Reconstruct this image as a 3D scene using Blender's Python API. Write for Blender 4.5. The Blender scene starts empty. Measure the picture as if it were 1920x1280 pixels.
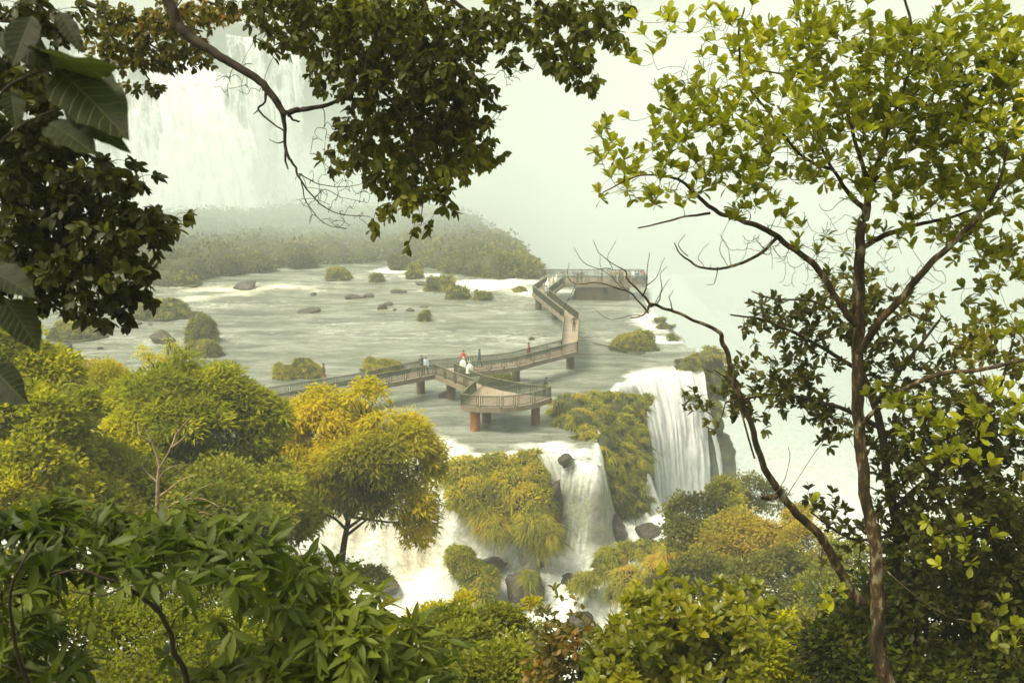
import bpy, math, random
import numpy as np
from mathutils import Vector, Matrix

random.seed(7)
RNG = np.random.default_rng(11)
C = bpy.context.scene.collection
SC = bpy.context.scene
R = math.radians

# ------------------------------------------------------------------ camera
CAM_Z = 27.0
PITCH = 14.0
F = 35.0 / 36.0 * 1920.0
cam_data = bpy.data.cameras.new("camera")
cam_data.lens = 35.0
cam_data.sensor_width = 36.0
cam_data.clip_start = 0.05
cam_data.clip_end = 3000.0
cam_data.dof.use_dof = True
cam_data.dof.focus_distance = 11.0
cam_data.dof.aperture_fstop = 5.0
cam = bpy.data.objects.new("camera", cam_data)
cam.location = (0, 0, CAM_Z)
cam.rotation_euler = (R(90 - PITCH), 0, 0)
C.objects.link(cam)
SC.camera = cam

# ------------------------------------------------------------------ world, sun, exposure
SUN_EL, SUN_AZ = 60.0, -118.0          # azimuth measured from +Y towards +X (high sun on the left)
world = bpy.data.worlds.new("World")
SC.world = world
world.use_nodes = True
wn = world.node_tree.nodes; wl = world.node_tree.links
wn.clear()
w_out = wn.new("ShaderNodeOutputWorld")
w_bg = wn.new("ShaderNodeBackground")
w_sky = wn.new("ShaderNodeTexSky")
w_sky.sky_type = 'NISHITA'
w_sky.sun_disc = False
w_sky.sun_elevation = R(SUN_EL)
w_sky.sun_rotation = R(SUN_AZ)
w_sky.air_density = 1.0
w_sky.dust_density = 4.0
w_sky.ozone_density = 1.0
w_hs = wn.new("ShaderNodeHueSaturation")
w_hs.inputs["Saturation"].default_value = 0.12
w_tint = wn.new("ShaderNodeMix"); w_tint.data_type = 'RGBA'; w_tint.blend_type = 'MULTIPLY'
w_tint.inputs[0].default_value = 1.0
w_tint.inputs[7].default_value = (1.0, 0.99, 0.78, 1)
wl.new(w_sky.outputs[0], w_hs.inputs["Color"])
wl.new(w_hs.outputs[0], w_tint.inputs[6])
wl.new(w_tint.outputs[2], w_bg.inputs["Color"])
w_bg.inputs["Strength"].default_value = 0.125
wl.new(w_bg.outputs[0], w_out.inputs["Surface"])

sun_data = bpy.data.lights.new("sun", 'SUN')
sun_data.energy = 2.6
sun_data.angle = R(24)
sun_data.color = (1.0, 0.92, 0.70)
sun = bpy.data.objects.new("sun", sun_data)
_sd = Vector((math.sin(R(SUN_AZ)) * math.cos(R(SUN_EL)), math.cos(R(SUN_AZ)) * math.cos(R(SUN_EL)), math.sin(R(SUN_EL))))
sun.rotation_euler = _sd.to_track_quat('Z', 'Y').to_euler()
sun.location = (0, -5, 80)
C.objects.link(sun)

SC.view_settings.view_transform = 'Standard'
SC.view_settings.look = 'None'
SC.view_settings.gamma = 1.0
SC.view_settings.use_curve_mapping = False
SC.view_settings.exposure = 0.92
SC.render.engine = 'CYCLES'
SC.cycles.max_bounces = 8
SC.cycles.diffuse_bounces = 3
SC.cycles.glossy_bounces = 2
SC.cycles.transmission_bounces = 3
SC.cycles.volume_bounces = 2
SC.cycles.transparent_max_bounces = 12
SC.cycles.use_denoising = True

# ------------------------------------------------------------------ view rays used to survey where things stand
_s, _c = math.sin(R(PITCH)), math.cos(R(PITCH))
def ray(px, py):
    x = (px - 960.0) / F; y = -(py - 640.0) / F
    return (x, _c + y * _s, -_s + y * _c)
def on_z(px, py, z=0.0):
    d = ray(px, py); t = (z - CAM_Z) / d[2]
    return Vector((d[0] * t, d[1] * t, z))
def at_y(px, py, Y):
    d = ray(px, py); t = Y / d[1]
    return Vector((d[0] * t, Y, CAM_Z + d[2] * t))

# ------------------------------------------------------------------ noise
def _hash(ix, iy, iz, seed):
    h = (ix * 374761393 + iy * 668265263 + iz * 2147483647 + seed * 1274126177) & 0xffffffff
    h = ((h ^ (h >> 13)) * 1274126177) & 0xffffffff
    h = ((h ^ (h >> 16)) * 2246822519) & 0xffffffff
    return ((h ^ (h >> 15)) & 0xffffff) / float(0xffffff)
def vnoise(x, y, z=0.0, seed=0):
    x = np.asarray(x, float); y = np.asarray(y, float); z = np.asarray(z, float) + 0 * x
    fx, fy, fz = np.floor(x), np.floor(y), np.floor(z)
    ix, iy, iz = fx.astype(np.int64), fy.astype(np.int64), fz.astype(np.int64)
    tx, ty, tz = x - fx, y - fy, z - fz
    tx, ty, tz = tx*tx*(3-2*tx), ty*ty*(3-2*ty), tz*tz*(3-2*tz)
    r = 0
    for a in (0, 1):
        for b in (0, 1):
            for c in (0, 1):
                w = (tx if a else 1-tx) * (ty if b else 1-ty) * (tz if c else 1-tz)
                r = r + w * _hash(ix+a, iy+b, iz+c, seed)
    return r * 2 - 1
def fbm(x, y, z=0.0, seed=0, octaves=4, gain=0.5):
    r, a, f = 0, 1.0, 1.0
    for o in range(octaves):
        r = r + a * vnoise(np.asarray(x)*f, np.asarray(y)*f, np.asarray(z)*f, seed + o*17)
        a *= gain; f *= 2.03
    return r
def sstep(a, b, x):
    t = np.clip((x - a) / (b - a), 0, 1)
    return t*t*(3-2*t)

# ------------------------------------------------------------------ mesh helpers
def mesh_np(name, verts, faces, mats, attrs=None, smooth=False, mat_idx=None):
    """verts (N,3); faces: array (M,k) or list of such arrays"""
    me = bpy.data.meshes.new(name)
    verts = np.asarray(verts, np.float32)
    if not isinstance(faces, (list, tuple)):
        faces = [faces]
    faces = [np.asarray(f, np.int32) for f in faces if len(f)]
    me.vertices.add(len(verts)); me.vertices.foreach_set("co", verts.ravel())
    tot = sum(f.size for f in faces); nf = sum(len(f) for f in faces)
    me.loops.add(tot); me.loops.foreach_set("vertex_index", np.concatenate([f.ravel() for f in faces]))
    me.polygons.add(nf)
    ls = []; off = 0
    for f in faces:
        k = f.shape[1]
        ls.append(off + np.arange(len(f)) * k); off += f.size
    me.polygons.foreach_set("loop_start", np.concatenate(ls).astype(np.int32))
    if mat_idx is not None:
        me.polygons.foreach_set("material_index", np.asarray(mat_idx, np.int32))
    me.update(calc_edges=True)
    if smooth:
        me.polygons.foreach_set("use_smooth", np.ones(nf, bool))
    for m in (mats if isinstance(mats, (list, tuple)) else [mats]):
        me.materials.append(m)
    if attrs:
        for k, v in attrs.items():
            a = me.attributes.new(k, 'FLOAT', 'POINT')
            a.data.foreach_set("value", np.asarray(v, np.float32))
    return me
def link(name, me, parent=None, loc=None):
    o = bpy.data.objects.new(name, me)
    C.objects.link(o)
    if parent is not None:
        o.parent = parent
    if loc is not None:
        o.location = loc
    return o
def tag(o, label=None, cat=None, group=None, kind=None):
    if label: o['label'] = label
    if cat: o['category'] = cat
    if group: o['group'] = group
    if kind: o['kind'] = kind
    return o
def empty(name, loc, label=None, cat=None, group=None):
    o = bpy.data.objects.new(name, None)
    o.empty_display_size = 0.3
    o.location = loc
    C.objects.link(o)
    return tag(o, label, cat, group)

class MB:
    """collects boxes, tubes and polygons, then makes one mesh"""
    def __init__(s): s.v = []; s.f = []; s.m = []
    def add(s, vs, fs, mi=0):
        o = len(s.v); s.v += [tuple(p) for p in vs]
        s.f += [tuple(i + o for i in f) for f in fs]; s.m += [mi] * len(fs)
    def bar(s, a, b, w, h, up=(0, 0, 1), mi=0):
        a = Vector(a); b = Vector(b); d = (b - a).normalized(); u = Vector(up)
        if abs(d.dot(u)) > 0.98: u = Vector((1, 0, 0)) if abs(d.x) < 0.9 else Vector((0, 1, 0))
        r = d.cross(u).normalized(); u = r.cross(d).normalized()
        vs = []
        for p in (a, b):
            for (i, j) in ((-1, -1), (1, -1), (1, 1), (-1, 1)):
                vs.append(p + r * (i * w / 2) + u * (j * h / 2))
        s.add(vs, [(0,1,2,3)[::-1], (4,5,6,7), (0,1,5,4), (1,2,6,5), (2,3,7,6), (3,0,4,7)], mi)
    def prism(s, pts, z0, z1, mi=0):
        n = len(pts)
        vs = [(p[0], p[1], z0) for p in pts] + [(p[0], p[1], z1) for p in pts]
        fs = [tuple(range(n))[::-1], tuple(range(n, 2*n))] + [(i, (i+1) % n, n + (i+1) % n, n + i) for i in range(n)]
        s.add(vs, fs, mi)
    def build(s, name, mats, parent=None, origin=(0, 0, 0), smooth=False):
        me = bpy.data.meshes.new(name)
        o = Vector(origin)
        me.from_pydata([tuple(Vector(p) - o) for p in s.v], [], s.f)
        for m in (mats if isinstance(mats, (list, tuple)) else [mats]): me.materials.append(m)
        me.polygons.foreach_set("material_index", s.m)
        if smooth: me.polygons.foreach_set("use_smooth", [True]*len(s.f))
        me.update()
        return link(name, me, parent)

def tubes_np(paths, sides=5):
    """paths: list of (pts (n,3), radii (n,)) -> verts, quads"""
    V, Q, off = [], [], 0
    ang = np.arange(sides) / sides * 2 * np.pi
    ca, sa = np.cos(ang), np.sin(ang)
    for pts, rad in paths:
        pts = np.asarray(pts, float); n = len(pts)
        if n < 2: continue
        t = np.gradient(pts, axis=0); t /= np.linalg.norm(t, axis=1)[:, None] + 1e-9
        ref = np.array([0.31, 0.17, 0.93]) if abs(t[0] @ np.array([0.31, 0.17, 0.93])) < 0.9 else np.array([1.0, 0, 0])
        u = np.cross(t, ref); u /= np.linalg.norm(u, axis=1)[:, None] + 1e-9
        w = np.cross(t, u)
        r = np.asarray(rad, float)[:, None, None]
        ring = pts[:, None, :] + r * (u[:, None, :] * ca[None, :, None] + w[:, None, :] * sa[None, :, None])
        V.append(ring.reshape(-1, 3))
        i = np.arange(n - 1)[:, None] * sides; j = np.arange(sides)[None, :]; k = (j + 1) % sides
        q = np.stack([i + j, i + k, i + sides + k, i + sides + j], -1).reshape(-1, 4) + off
        Q.append(q); off += n * sides
    if not V: return np.zeros((0, 3)), np.zeros((0, 4), int)
    return np.concatenate(V), np.concatenate(Q)

def smooth_path(pts, n=6):
    """Catmull-Rom through the points"""
    P = [np.asarray(p, float) for p in pts]
    P = [2*P[0] - P[1]] + P + [2*P[-1] - P[-2]]
    out = []
    for i in range(1, len(P) - 2):
        for k in range(n):
            t = k / n
            a, b, c, d = P[i-1], P[i], P[i+1], P[i+2]
            out.append(0.5*((2*b) + (c-a)*t + (2*a-5*b+4*c-d)*t*t + (3*b-a-3*c+d)*t**3))
    out.append(P[-2])
    return np.array(out)

# ------------------------------------------------------------------ materials
def new_mat(name):
    m = bpy.data.materials.new(name); m.use_nodes = True
    nt = m.node_tree; nt.nodes.clear()
    out = nt.nodes.new("ShaderNodeOutputMaterial")
    return m, nt, out
def ND(nt, typ, **kw):
    n = nt.nodes.new(typ)
    for k, v in kw.items():
        if hasattr(n, k): setattr(n, k, v)
        else: n.inputs[k.replace("_", " ")].default_value = v
    return n
def ramp(nt, stops, src=None, interp='LINEAR'):
    n = nt.nodes.new("ShaderNodeValToRGB")
    n.color_ramp.interpolation = interp
    e = n.color_ramp.elements
    e[0].position, e[0].color = stops[0][0], (*stops[0][1], 1)
    e[1].position, e[1].color = stops[-1][0], (*stops[-1][1], 1)
    for p, c in stops[1:-1]:
        x = e.new(p); x.color = (*c, 1)
    if src is not None: nt.links.new(src, n.inputs[0])
    return n
def noise_tex(nt, scale, detail=4, rough=0.55, vec=None, dist=0.0):
    n = nt.nodes.new("ShaderNodeTexNoise")
    n.inputs["Scale"].default_value = scale; n.inputs["Detail"].default_value = detail
    n.inputs["Roughness"].default_value = rough; n.inputs["Distortion"].default_value = dist
    if vec is not None: nt.links.new(vec, n.inputs["Vector"])
    return n
def coords(nt, scale=(1, 1, 1), obj=True):
    t = nt.nodes.new("ShaderNodeTexCoord"); m = nt.nodes.new("ShaderNodeMapping")
    m.inputs["Scale"].default_value = scale
    nt.links.new(t.outputs["Object" if obj else "Generated"], m.inputs["Vector"])
    return m.outputs[0]
def bump(nt, h, strength=0.5, dist=0.1):
    b = nt.nodes.new("ShaderNodeBump"); b.inputs["Strength"].default_value = strength; b.inputs["Distance"].default_value = dist
    nt.links.new(h, b.inputs["Height"]); return b.outputs[0]
def simple_mat(name, stops, scale=2.0, rough=0.8, bump_s=0.4, bump_d=0.05, stretch=(1, 1, 1), detail=5, spec=0.3, metal=0.0):
    m, nt, out = new_mat(name)
    v = coords(nt, stretch)
    n = noise_tex(nt, scale, detail, 0.6, v)
    r = ramp(nt, stops, n.outputs[0])
    p = nt.nodes.new("ShaderNodeBsdfPrincipled")
    p.inputs["Roughness"].default_value = rough
    p.inputs["Specular IOR Level"].default_value = spec
    p.inputs["Metallic"].default_value = metal
    nt.links.new(r.outputs[0], p.inputs["Base Color"])
    if bump_s: 
        n2 = noise_tex(nt, scale*4, 6, 0.65, v)
        nt.links.new(bump(nt, n2.outputs[0], bump_s, bump_d), p.inputs["Normal"])
    nt.links.new(p.outputs[0], out.inputs[0])
    return m
def leaf_mat(name, stops, rough=0.45, trans=0.35, per_object=False, tcol=1.6, spec=0.4):
    """leaf: reflecting face plus light passing through; its tint varies from leaf to leaf"""
    m, nt, out = new_mat(name)
    if per_object:
        src = nt.nodes.new("ShaderNodeObjectInfo").outputs["Random"]
    else:
        a = nt.nodes.new("ShaderNodeAttribute"); a.attribute_name = "tint"; src = a.outputs["Fac"]
    r = ramp(nt, stops, src)
    p = nt.nodes.new("ShaderNodeBsdfPrincipled")
    p.inputs["Roughness"].default_value = rough
    p.inputs["Specular IOR Level"].default_value = spec
    t = nt.nodes.new("ShaderNodeBsdfTranslucent")
    mu = nt.nodes.new("ShaderNodeMix"); mu.data_type = 'RGBA'; mu.blend_type = 'MULTIPLY'; mu.inputs[0].default_value = 1
    mu.inputs[7].default_value = (tcol, tcol*1.05, tcol*0.35, 1)
    nt.links.new(r.outputs[0], p.inputs["Base Color"])
    nt.links.new(r.outputs[0], mu.inputs[6]); nt.links.new(mu.outputs[2], t.inputs["Color"])
    mx = nt.nodes.new("ShaderNodeMixShader"); mx.inputs[0].default_value = trans
    nt.links.new(p.outputs[0], mx.inputs[1]); nt.links.new(t.outputs[0], mx.inputs[2])
    nt.links.new(mx.outputs[0], out.inputs[0])
    return m
# =================================================================== THE SETTING
# ---- lip of the plateau (z = 0) surveyed around the near and east edge, then the far edge
LIP = [(-700,905),(300,890),(560,872),(700,856),(800,846),(860,852),(940,852),(1005,846),(1060,856),(1118,872),(1122,850),(1126,800),
       (1138,752),(1162,722),(1182,714),(1205,704),(1240,697),(1288,690),(1318,680),(1312,655),(1272,634),(1240,604),(1222,570),(1222,540)]
lip_w = [on_z(x, y) for x, y in LIP]
poly = [(p.x, p.y) for p in lip_w] + [(17, 146), (3, 160), (-8, 180), (-45, 215), (-120, 232), (-330, 236), (-330, 60)]
PX = np.array(poly)
def sdist(x, y):
    """signed distance to the plateau outline, positive outside"""
    x = np.asarray(x, float); y = np.asarray(y, float)
    d = np.full(x.shape, 1e9); inside = np.zeros(x.shape, bool)
    n = len(PX)
    for i in range(n):
        ax, ay = PX[i]; bx, by = PX[(i+1) % n]
        ex, ey = bx-ax, by-ay
        t = np.clip(((x-ax)*ex + (y-ay)*ey) / (ex*ex+ey*ey), 0, 1)
        d = np.minimum(d, np.hypot(x-ax-t*ex, y-ay-t*ey))
        cond = ((ay > y) != (by > y)) & (x < (bx-ax)*(y-ay)/((by-ay) if by != ay else 1e-9) + ax)
        inside ^= cond
    return np.where(inside, -d, d)
def z_low(x, y):
    """level of the water below the lip"""
    x = np.asarray(x, float); y = np.asarray(y, float)
    basin = np.interp(y, [30, 50, 64, 72, 90], [-16, -12, -9, -6, -6])
    east = sstep(11.5, 15.5, x - (y - 75) * 0.02) * sstep(73.5, 77, y)
    z = basin * (1 - east) + east * -15
    canyon = sstep(17.5, 23, x + np.maximum(0, y - 135) * 0.8) * sstep(70, 76, y) * (1 - sstep(-50, -70, x))
    return z * (1 - canyon) + canyon * -32
def river_z(x, y):
    sd = sdist(x, y)
    w = np.interp(x, [-8, -5, 0, 12, 16], [5.0, 3.2, 1.8, 1.8, 2.2])
    t = np.clip(sd / w, 0, 1)
    t = t ** 1.5 * (1.7 - 0.7 * t)
    t = np.clip(t, 0, 1)
    z = z_low(x, y) * t
    return z, sd
def hit_low(px, py):
    """where a view ray meets the lower water"""
    d = ray(px, py)
    for k in range(4000):
        t = 40 + k * 0.03
        if CAM_Z + d[2]*t < z_low(d[0]*t, d[1]*t): break
    return Vector((d[0]*t, d[1]*t, CAM_Z + d[2]*t))

# foam patches on the plateau: (px, py, rx_m, ry_m, amount)
FOAM = [(450,540,26,9,.62),(380,555,18,8,.6),(560,560,24,8,.38),(300,590,20,9,.4),(650,600,30,8,.3),(735,508,5,5,1),(780,520,8,4,.9),(900,530,12,5,.95),(960,535,11,6,1),(985,548,10,4,.9),
        (840,545,8,3,.6),(200,600,14,6,.35),(120,665,8,4,.5),(160,620,8,3,.5),
        (1195,590,2,5,.7),(1215,600,3,6,1),(1235,620,3,6,1),(1255,635,3,4,1),(1230,655,2.5,3,.35),
        (815,835,2.2,3,1),(840,845,2.6,2.2,1),(780,845,4,2,.8),(700,850,6,2,.9),
        (985,838,2.0,1.6,.9),(1030,838,2.6,1.6,1),(1070,850,2.5,1.6,1),(940,838,2.2,.8,.5),(1200,705,2,3,1),(1240,700,3,4,1),(1290,695,3,4,1),(1215,715,2,3,1),
        (860,742,2.0,.8,.45),(1040,700,3.0,1.6,.55),(1000,712,3.0,1.2,.45),(820,722,1.5,.8,.35),(1090,718,2.5,1.5,.35),(1000,620,4,1.4,.35),(1175,700,1.5,2,.3)]
FOAMW = [(on_z(a, b), rx, ry, k) for a, b, rx, ry, k in FOAM]
def foam_at(x, y, z, sd):
    f = np.zeros_like(x)
    for p, rx, ry, k in FOAMW:
        f = np.maximum(f, k * np.exp(-(((x-p.x)/rx)**2 + ((y-p.y)/ry)**2)))
    f = f * np.clip(0.85 + 0.45*fbm(x*0.16, y*0.34, seed=15), 0.2, 1.3)
    base = 0.19 + 0.13*sstep(82, 112, y) + 0.15 * fbm(x*0.05, y*0.12, seed=5)  # base foam rises with distance, painting in the sky reflection that brightens far water
    lipf = sstep(-1.3, 0.3, sd)
    low = sstep(-1.0, -3.0, z)
    f = np.maximum(f, base)
    f = np.maximum(f, lipf)
    f = np.clip(np.maximum(f, low * (0.92 + 0.25*fbm(x*0.35, y*0.5, seed=9))), 0, 1)
    return f * (1 - 0.15*sstep(-18, -26, z))

def m_river():
    m, nt, out = new_mat("river_water")
    L = nt.links
    a = nt.nodes.new("ShaderNodeAttribute"); a.attribute_name = "foam"
    tan = nt.nodes.new("ShaderNodeAttribute"); tan.attribute_name = "silt"
    v = coords(nt, (0.55, 1.3, 0.6))
    v2 = coords(nt, (1, 1, 0.5))
    n1 = noise_tex(nt, 0.9, 8, 0.68, v, 1.2)
    n2 = noise_tex(nt, 5.0, 6, 0.7, v, 0.8)
    n3 = noise_tex(nt, 0.30, 6, 0.62, coords(nt, (0.35, 1.5, 1)), 0.9)
    wgt = ND(nt, "ShaderNodeMath", operation='MULTIPLY_ADD'); L.new(n2.outputs[0], wgt.inputs[0]); wgt.inputs[1].default_value = 0.5; L.new(n1.outputs[0], wgt.inputs[2])
    # foam cover = smoothstep(noise threshold by foam amount)
    sub = ND(nt, "ShaderNodeMath", operation='SUBTRACT'); L.new(wgt.outputs[0], sub.inputs[1])
    sc = ND(nt, "ShaderNodeMath", operation='MULTIPLY'); L.new(a.outputs["Fac"], sc.inputs[0]); sc.inputs[1].default_value = 1.3
    L.new(sc.outputs[0], sub.inputs[0])
    mr = ND(nt, "ShaderNodeMapRange"); mr.inputs[1].default_value = -0.22; mr.inputs[2].default_value = 0.30
    L.new(sub.outputs[0], mr.inputs[0])
    deep = ramp(nt, [(0.34, (0.13, 0.145, 0.11)), (0.5, (0.24, 0.265, 0.21)), (0.66, (0.38, 0.405, 0.345))], n3.outputs[0])
    silt = nt.nodes.new("ShaderNodeMix"); silt.data_type = 'RGBA'; L.new(tan.outputs["Fac"], silt.inputs[0])
    silt.inputs[6].default_value = (0.84, 0.86, 0.85, 1); silt.inputs[7].default_value = (0.82, 0.64, 0.40, 1)
    col = nt.nodes.new("ShaderNodeMix"); col.data_type = 'RGBA'
    fv = noise_tex(nt, 2.2, 8, 0.75, v, 0.8)
    fr = ramp(nt, [(0.36, (0.48, 0.52, 0.46)), (0.50, (0.86, 0.87, 0.84)), (0.62, (1, 1, 1))], fv.outputs[0])
    fm = nt.nodes.new("ShaderNodeMix"); fm.data_type = 'RGBA'; fm.blend_type = 'MULTIPLY'; fm.inputs[0].default_value = 1
    L.new(silt.outputs[2], fm.inputs[6]); L.new(fr.outputs[0], fm.inputs[7])
    L.new(mr.outputs[0], col.inputs[0]); L.new(deep.outputs[0], col.inputs[6]); L.new(fm.outputs[2], col.inputs[7])
    rk = nt.nodes.new("ShaderNodeAttribute"); rk.attribute_name = "rock"
    mz = noise_tex(nt, 1.2, 6, 0.65, v2)
    rkr = ramp(nt, [(0.35, (0.03, 0.028, 0.018)), (0.5, (0.075, 0.085, 0.020)), (0.65, (0.16, 0.17, 0.035))], mz.outputs[0])
    c2 = nt.nodes.new("ShaderNodeMix"); c2.data_type = 'RGBA'
    L.new(rk.outputs["Fac"], c2.inputs[0]); L.new(col.outputs[2], c2.inputs[6]); L.new(rkr.outputs[0], c2.inputs[7])
    p = nt.nodes.new("ShaderNodeBsdfPrincipled")
    L.new(c2.outputs[2], p.inputs["Base Color"])
    ro = ND(nt, "ShaderNodeMapRange"); ro.inputs[3].default_value = 0.10; ro.inputs[4].default_value = 0.85
    L.new(mr.outputs[0], ro.inputs[0]); L.new(ro.outputs[0], p.inputs["Roughness"])
    p.inputs["IOR"].default_value = 1.33
    w1 = noise_tex(nt, 1.6, 7, 0.62, v, 0.6)
    w2 = noise_tex(nt, 7.0, 4, 0.6, v, 0.3)
    ad = ND(nt, "ShaderNodeMath", operation='MULTIPLY_ADD'); L.new(w2.outputs[0], ad.inputs[0]); ad.inputs[1].default_value = 0.34; L.new(w1.outputs[0], ad.inputs[2])
    bs = ND(nt, "ShaderNodeMapRange"); bs.inputs[3].default_value = 1.0; bs.inputs[4].default_value = 0.35; L.new(mr.outputs[0], bs.inputs[0])
    bo = bump(nt, ad.outputs[0], 1.0, 0.6); L.new(bs.outputs[0], bo.node.inputs["Strength"]); L.new(bo, p.inputs["Normal"])
    L.new(p.outputs[0], out.inputs[0])
    return m
M_RIVER = m_river()

def m_fall(name, cover=0.5, stretch=(1.2, 1.2, 0.10), scale=1.0, col=(0.93, 0.95, 0.96)):
    m, nt, out = new_mat(name); L = nt.links
    v = coords(nt, stretch)
    a = nt.nodes.new("ShaderNodeAttribute"); a.attribute_name = "foam"
    n1 = noise_tex(nt, scale*1.2, 7, 0.66, v, 0.5)
    n2 = noise_tex(nt, scale*3.2, 7, 0.72, coords(nt, (stretch[0], stretch[1], stretch[2]*2.0)), 0.6)
    s = ND(nt, "ShaderNodeMath", operation='MULTIPLY_ADD'); L.new(n2.outputs[0], s.inputs[0]); s.inputs[1].default_value = 0.85; L.new(n1.outputs[0], s.inputs[2])
    s2 = ND(nt, "ShaderNodeMath", operation='ADD'); L.new(s.outputs[0], s2.inputs[0]); L.new(a.outputs["Fac"], s2.inputs[1])
    al = ND(nt, "ShaderNodeMapRange"); al.inputs[1].default_value = 1.45 - cover - 0.13; al.inputs[2].default_value = 1.45 - cover + 0.13
    L.new(s2.outputs[0], al.inputs[0])
    cr = ramp(nt, [(0.3, tuple(c*0.72 for c in col)), (0.6, col)], n2.outputs[0])
    d = nt.nodes.new("ShaderNodeBsdfPrincipled"); d.inputs["Roughness"].default_value = 0.9; d.inputs["Specular IOR Level"].default_value = 0.1
    L.new(cr.outputs[0], d.inputs["Base Color"])
    L.new(bump(nt, s.outputs[0], 0.6, 0.25), d.inputs["Normal"])
    tl = nt.nodes.new("ShaderNodeBsdfTranslucent"); tl.inputs[0].default_value = (*col, 1)
    mx = nt.nodes.new("ShaderNodeMixShader"); mx.inputs[0].default_value = 0.45
    L.new(d.outputs[0], mx.inputs[1]); L.new(tl.outputs[0], mx.inputs[2])
    tr = nt.nodes.new("ShaderNodeBsdfTransparent")
    mm = nt.nodes.new("ShaderNodeMixShader"); L.new(al.outputs[0], mm.inputs[0]); L.new(tr.outputs[0], mm.inputs[1]); L.new(mx.outputs[0], mm.inputs[2])
    L.new(mm.outputs[0], out.inputs[0])
    return m
M_ROCK = simple_mat("wet_basalt", [(0.3, (0.020, 0.017, 0.011)), (0.55, (0.060, 0.050, 0.030)), (0.75, (0.13, 0.11, 0.07))], 1.1, 0.5, 0.9, 0.15, spec=0.5)
M_MOSSROCK = simple_mat("mossy_rock", [(0.3, (0.025, 0.023, 0.014)), (0.5, (0.055, 0.060, 0.018)), (0.7, (0.09, 0.10, 0.025))], 0.9, 0.75, 0.9, 0.2)
M_SOIL = simple_mat("forest_soil", [(0.3, (0.020, 0.022, 0.008)), (0.7, (0.06, 0.06, 0.02))], 1.5, 0.95, 0.8, 0.1)

# ---- water: one sheet with the plateau, the lip, the basin and the canyon floor
nr, nc = 430, 400
Ys = 40.0 * np.exp(np.linspace(0, math.log(330/40.0), nr))
U = np.linspace(-0.72, 0.85, nc)
GY, GU = np.meshgrid(Ys, U, indexing='ij')
GX = GU * GY
gz, gsd = river_z(GX, GY)
lowm = sstep(-1.0, -4.0, gz)
fo = foam_at(GX, GY, gz, gsd)
amp = 0.03 + 0.12 * np.clip(fo, 0, 1) + 0.26 * lowm
turb = (1 - np.abs(fbm(GX*0.8, GY*1.1, seed=61, octaves=4)))**2 * 0.55 * lowm
wave = fbm(GX*0.5, GY*0.9, seed=21, octaves=4)
steps = (np.abs(fbm(GX*0.22, GY*0.45, seed=33, octaves=3))) * 0.9 * lowm
gz2 = gz + amp * wave + (steps - 0.38*lowm) + (turb - 0.30*lowm)
silt = np.zeros_like(GX)
for (a, b, rx, ry, k, low) in [(420,545,30,8,.8,0),(560,570,25,8,.45,0),(250,640,22,10,.35,0),(760,985,3.5,3,.75,1),(790,1020,2.4,2.5,.8,1),(740,1060,3,2,.6,1),(650,1060,4,2,.5,1),(860,1040,2,2,.3,1),(700,960,4,3,.7,1)]:
    p = hit_low(a, b) if low else on_z(a, b)
    silt = np.maximum(silt, k * np.exp(-(((GX-p.x)/rx)**2 + ((GY-p.y)/ry)**2)) * (0.6 + 0.6*fbm(GX*0.4, GY*0.8, seed=3)))
zl_ = z_low(GX, GY); fr_ = np.clip(gz/np.where(zl_ > -1, -1, zl_), 0, 1)
rockm = sstep(0.12, 0.28, fr_) * (1 - sstep(0.80, 0.97, fr_)) * sstep(1.5, 3.0, GX) * 0.75
idx = np.arange(nr*nc).reshape(nr, nc)
Q = np.stack([idx[:-1, :-1], idx[:-1, 1:], idx[1:, 1:], idx[1:, :-1]], -1).reshape(-1, 4)
V = np.stack([GX, GY, gz2], -1).reshape(-1, 3)
tag(link("river", mesh_np("river", V, Q, M_RIVER, {"foam": fo.ravel(), "rock": rockm.ravel(), "silt": np.clip(silt, 0, 1).ravel()}, smooth=True)), "pale green river over a flat shelf that drops into white foaming rapids", None, None, "structure")

# ---- hillside under the viewpoint: falls away from the camera to the water
def hill_z(x, y):
    x = np.asarray(x, float); y = np.asarray(y, float)
    base = 25.2 - 0.80*y
    base = np.where(y > 40, 25.2 - 32 - 0.42*(y-40), base)
    base = base + 0.5*fbm(x*0.15, y*0.15, seed=77)
    right = sstep(3, 16, x) * sstep(20, 45, y) * 6.0
    left = sstep(-2, -16, x) * sstep(15, 40, y) * 6.0
    drop = sstep(60, 70, y) * 14 + sstep(13, 26, x) * sstep(52, 62, y) * 14
    return base + right + left - drop
hx = np.linspace(-70, 70, 110); hy = np.concatenate([np.linspace(-60, 0, 16), np.linspace(1, 74, 74)])
HX, HY = np.meshgrid(hx, hy)
hz = np.where(HY < 0, 25.2 + 0.4*fbm(HX*0.2, HY*0.2, seed=3) + 0.02*HY*0, hill_z(HX, np.maximum(HY, 0)))
ii = np.arange(HX.size).reshape(HX.shape)
Qh = np.stack([ii[:-1, :-1], ii[:-1, 1:], ii[1:, 1:], ii[1:, :-1]], -1).reshape(-1, 4)
tag(link("ground", mesh_np("ground", np.stack([HX, HY, hz], -1).reshape(-1, 3), Qh, M_SOIL, smooth=True)), "dark wooded hillside falling to the river", None, None, "structure")

# ---- bedrock below everything out to the horizon
b = MB(); b.prism([(-900, -300), (900, -300), (900, 1200), (-900, 1200)], -40, -36)
tag(b.build("terrain", M_SOIL), "low terrain far below the falls", None, None, "structure")

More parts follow.
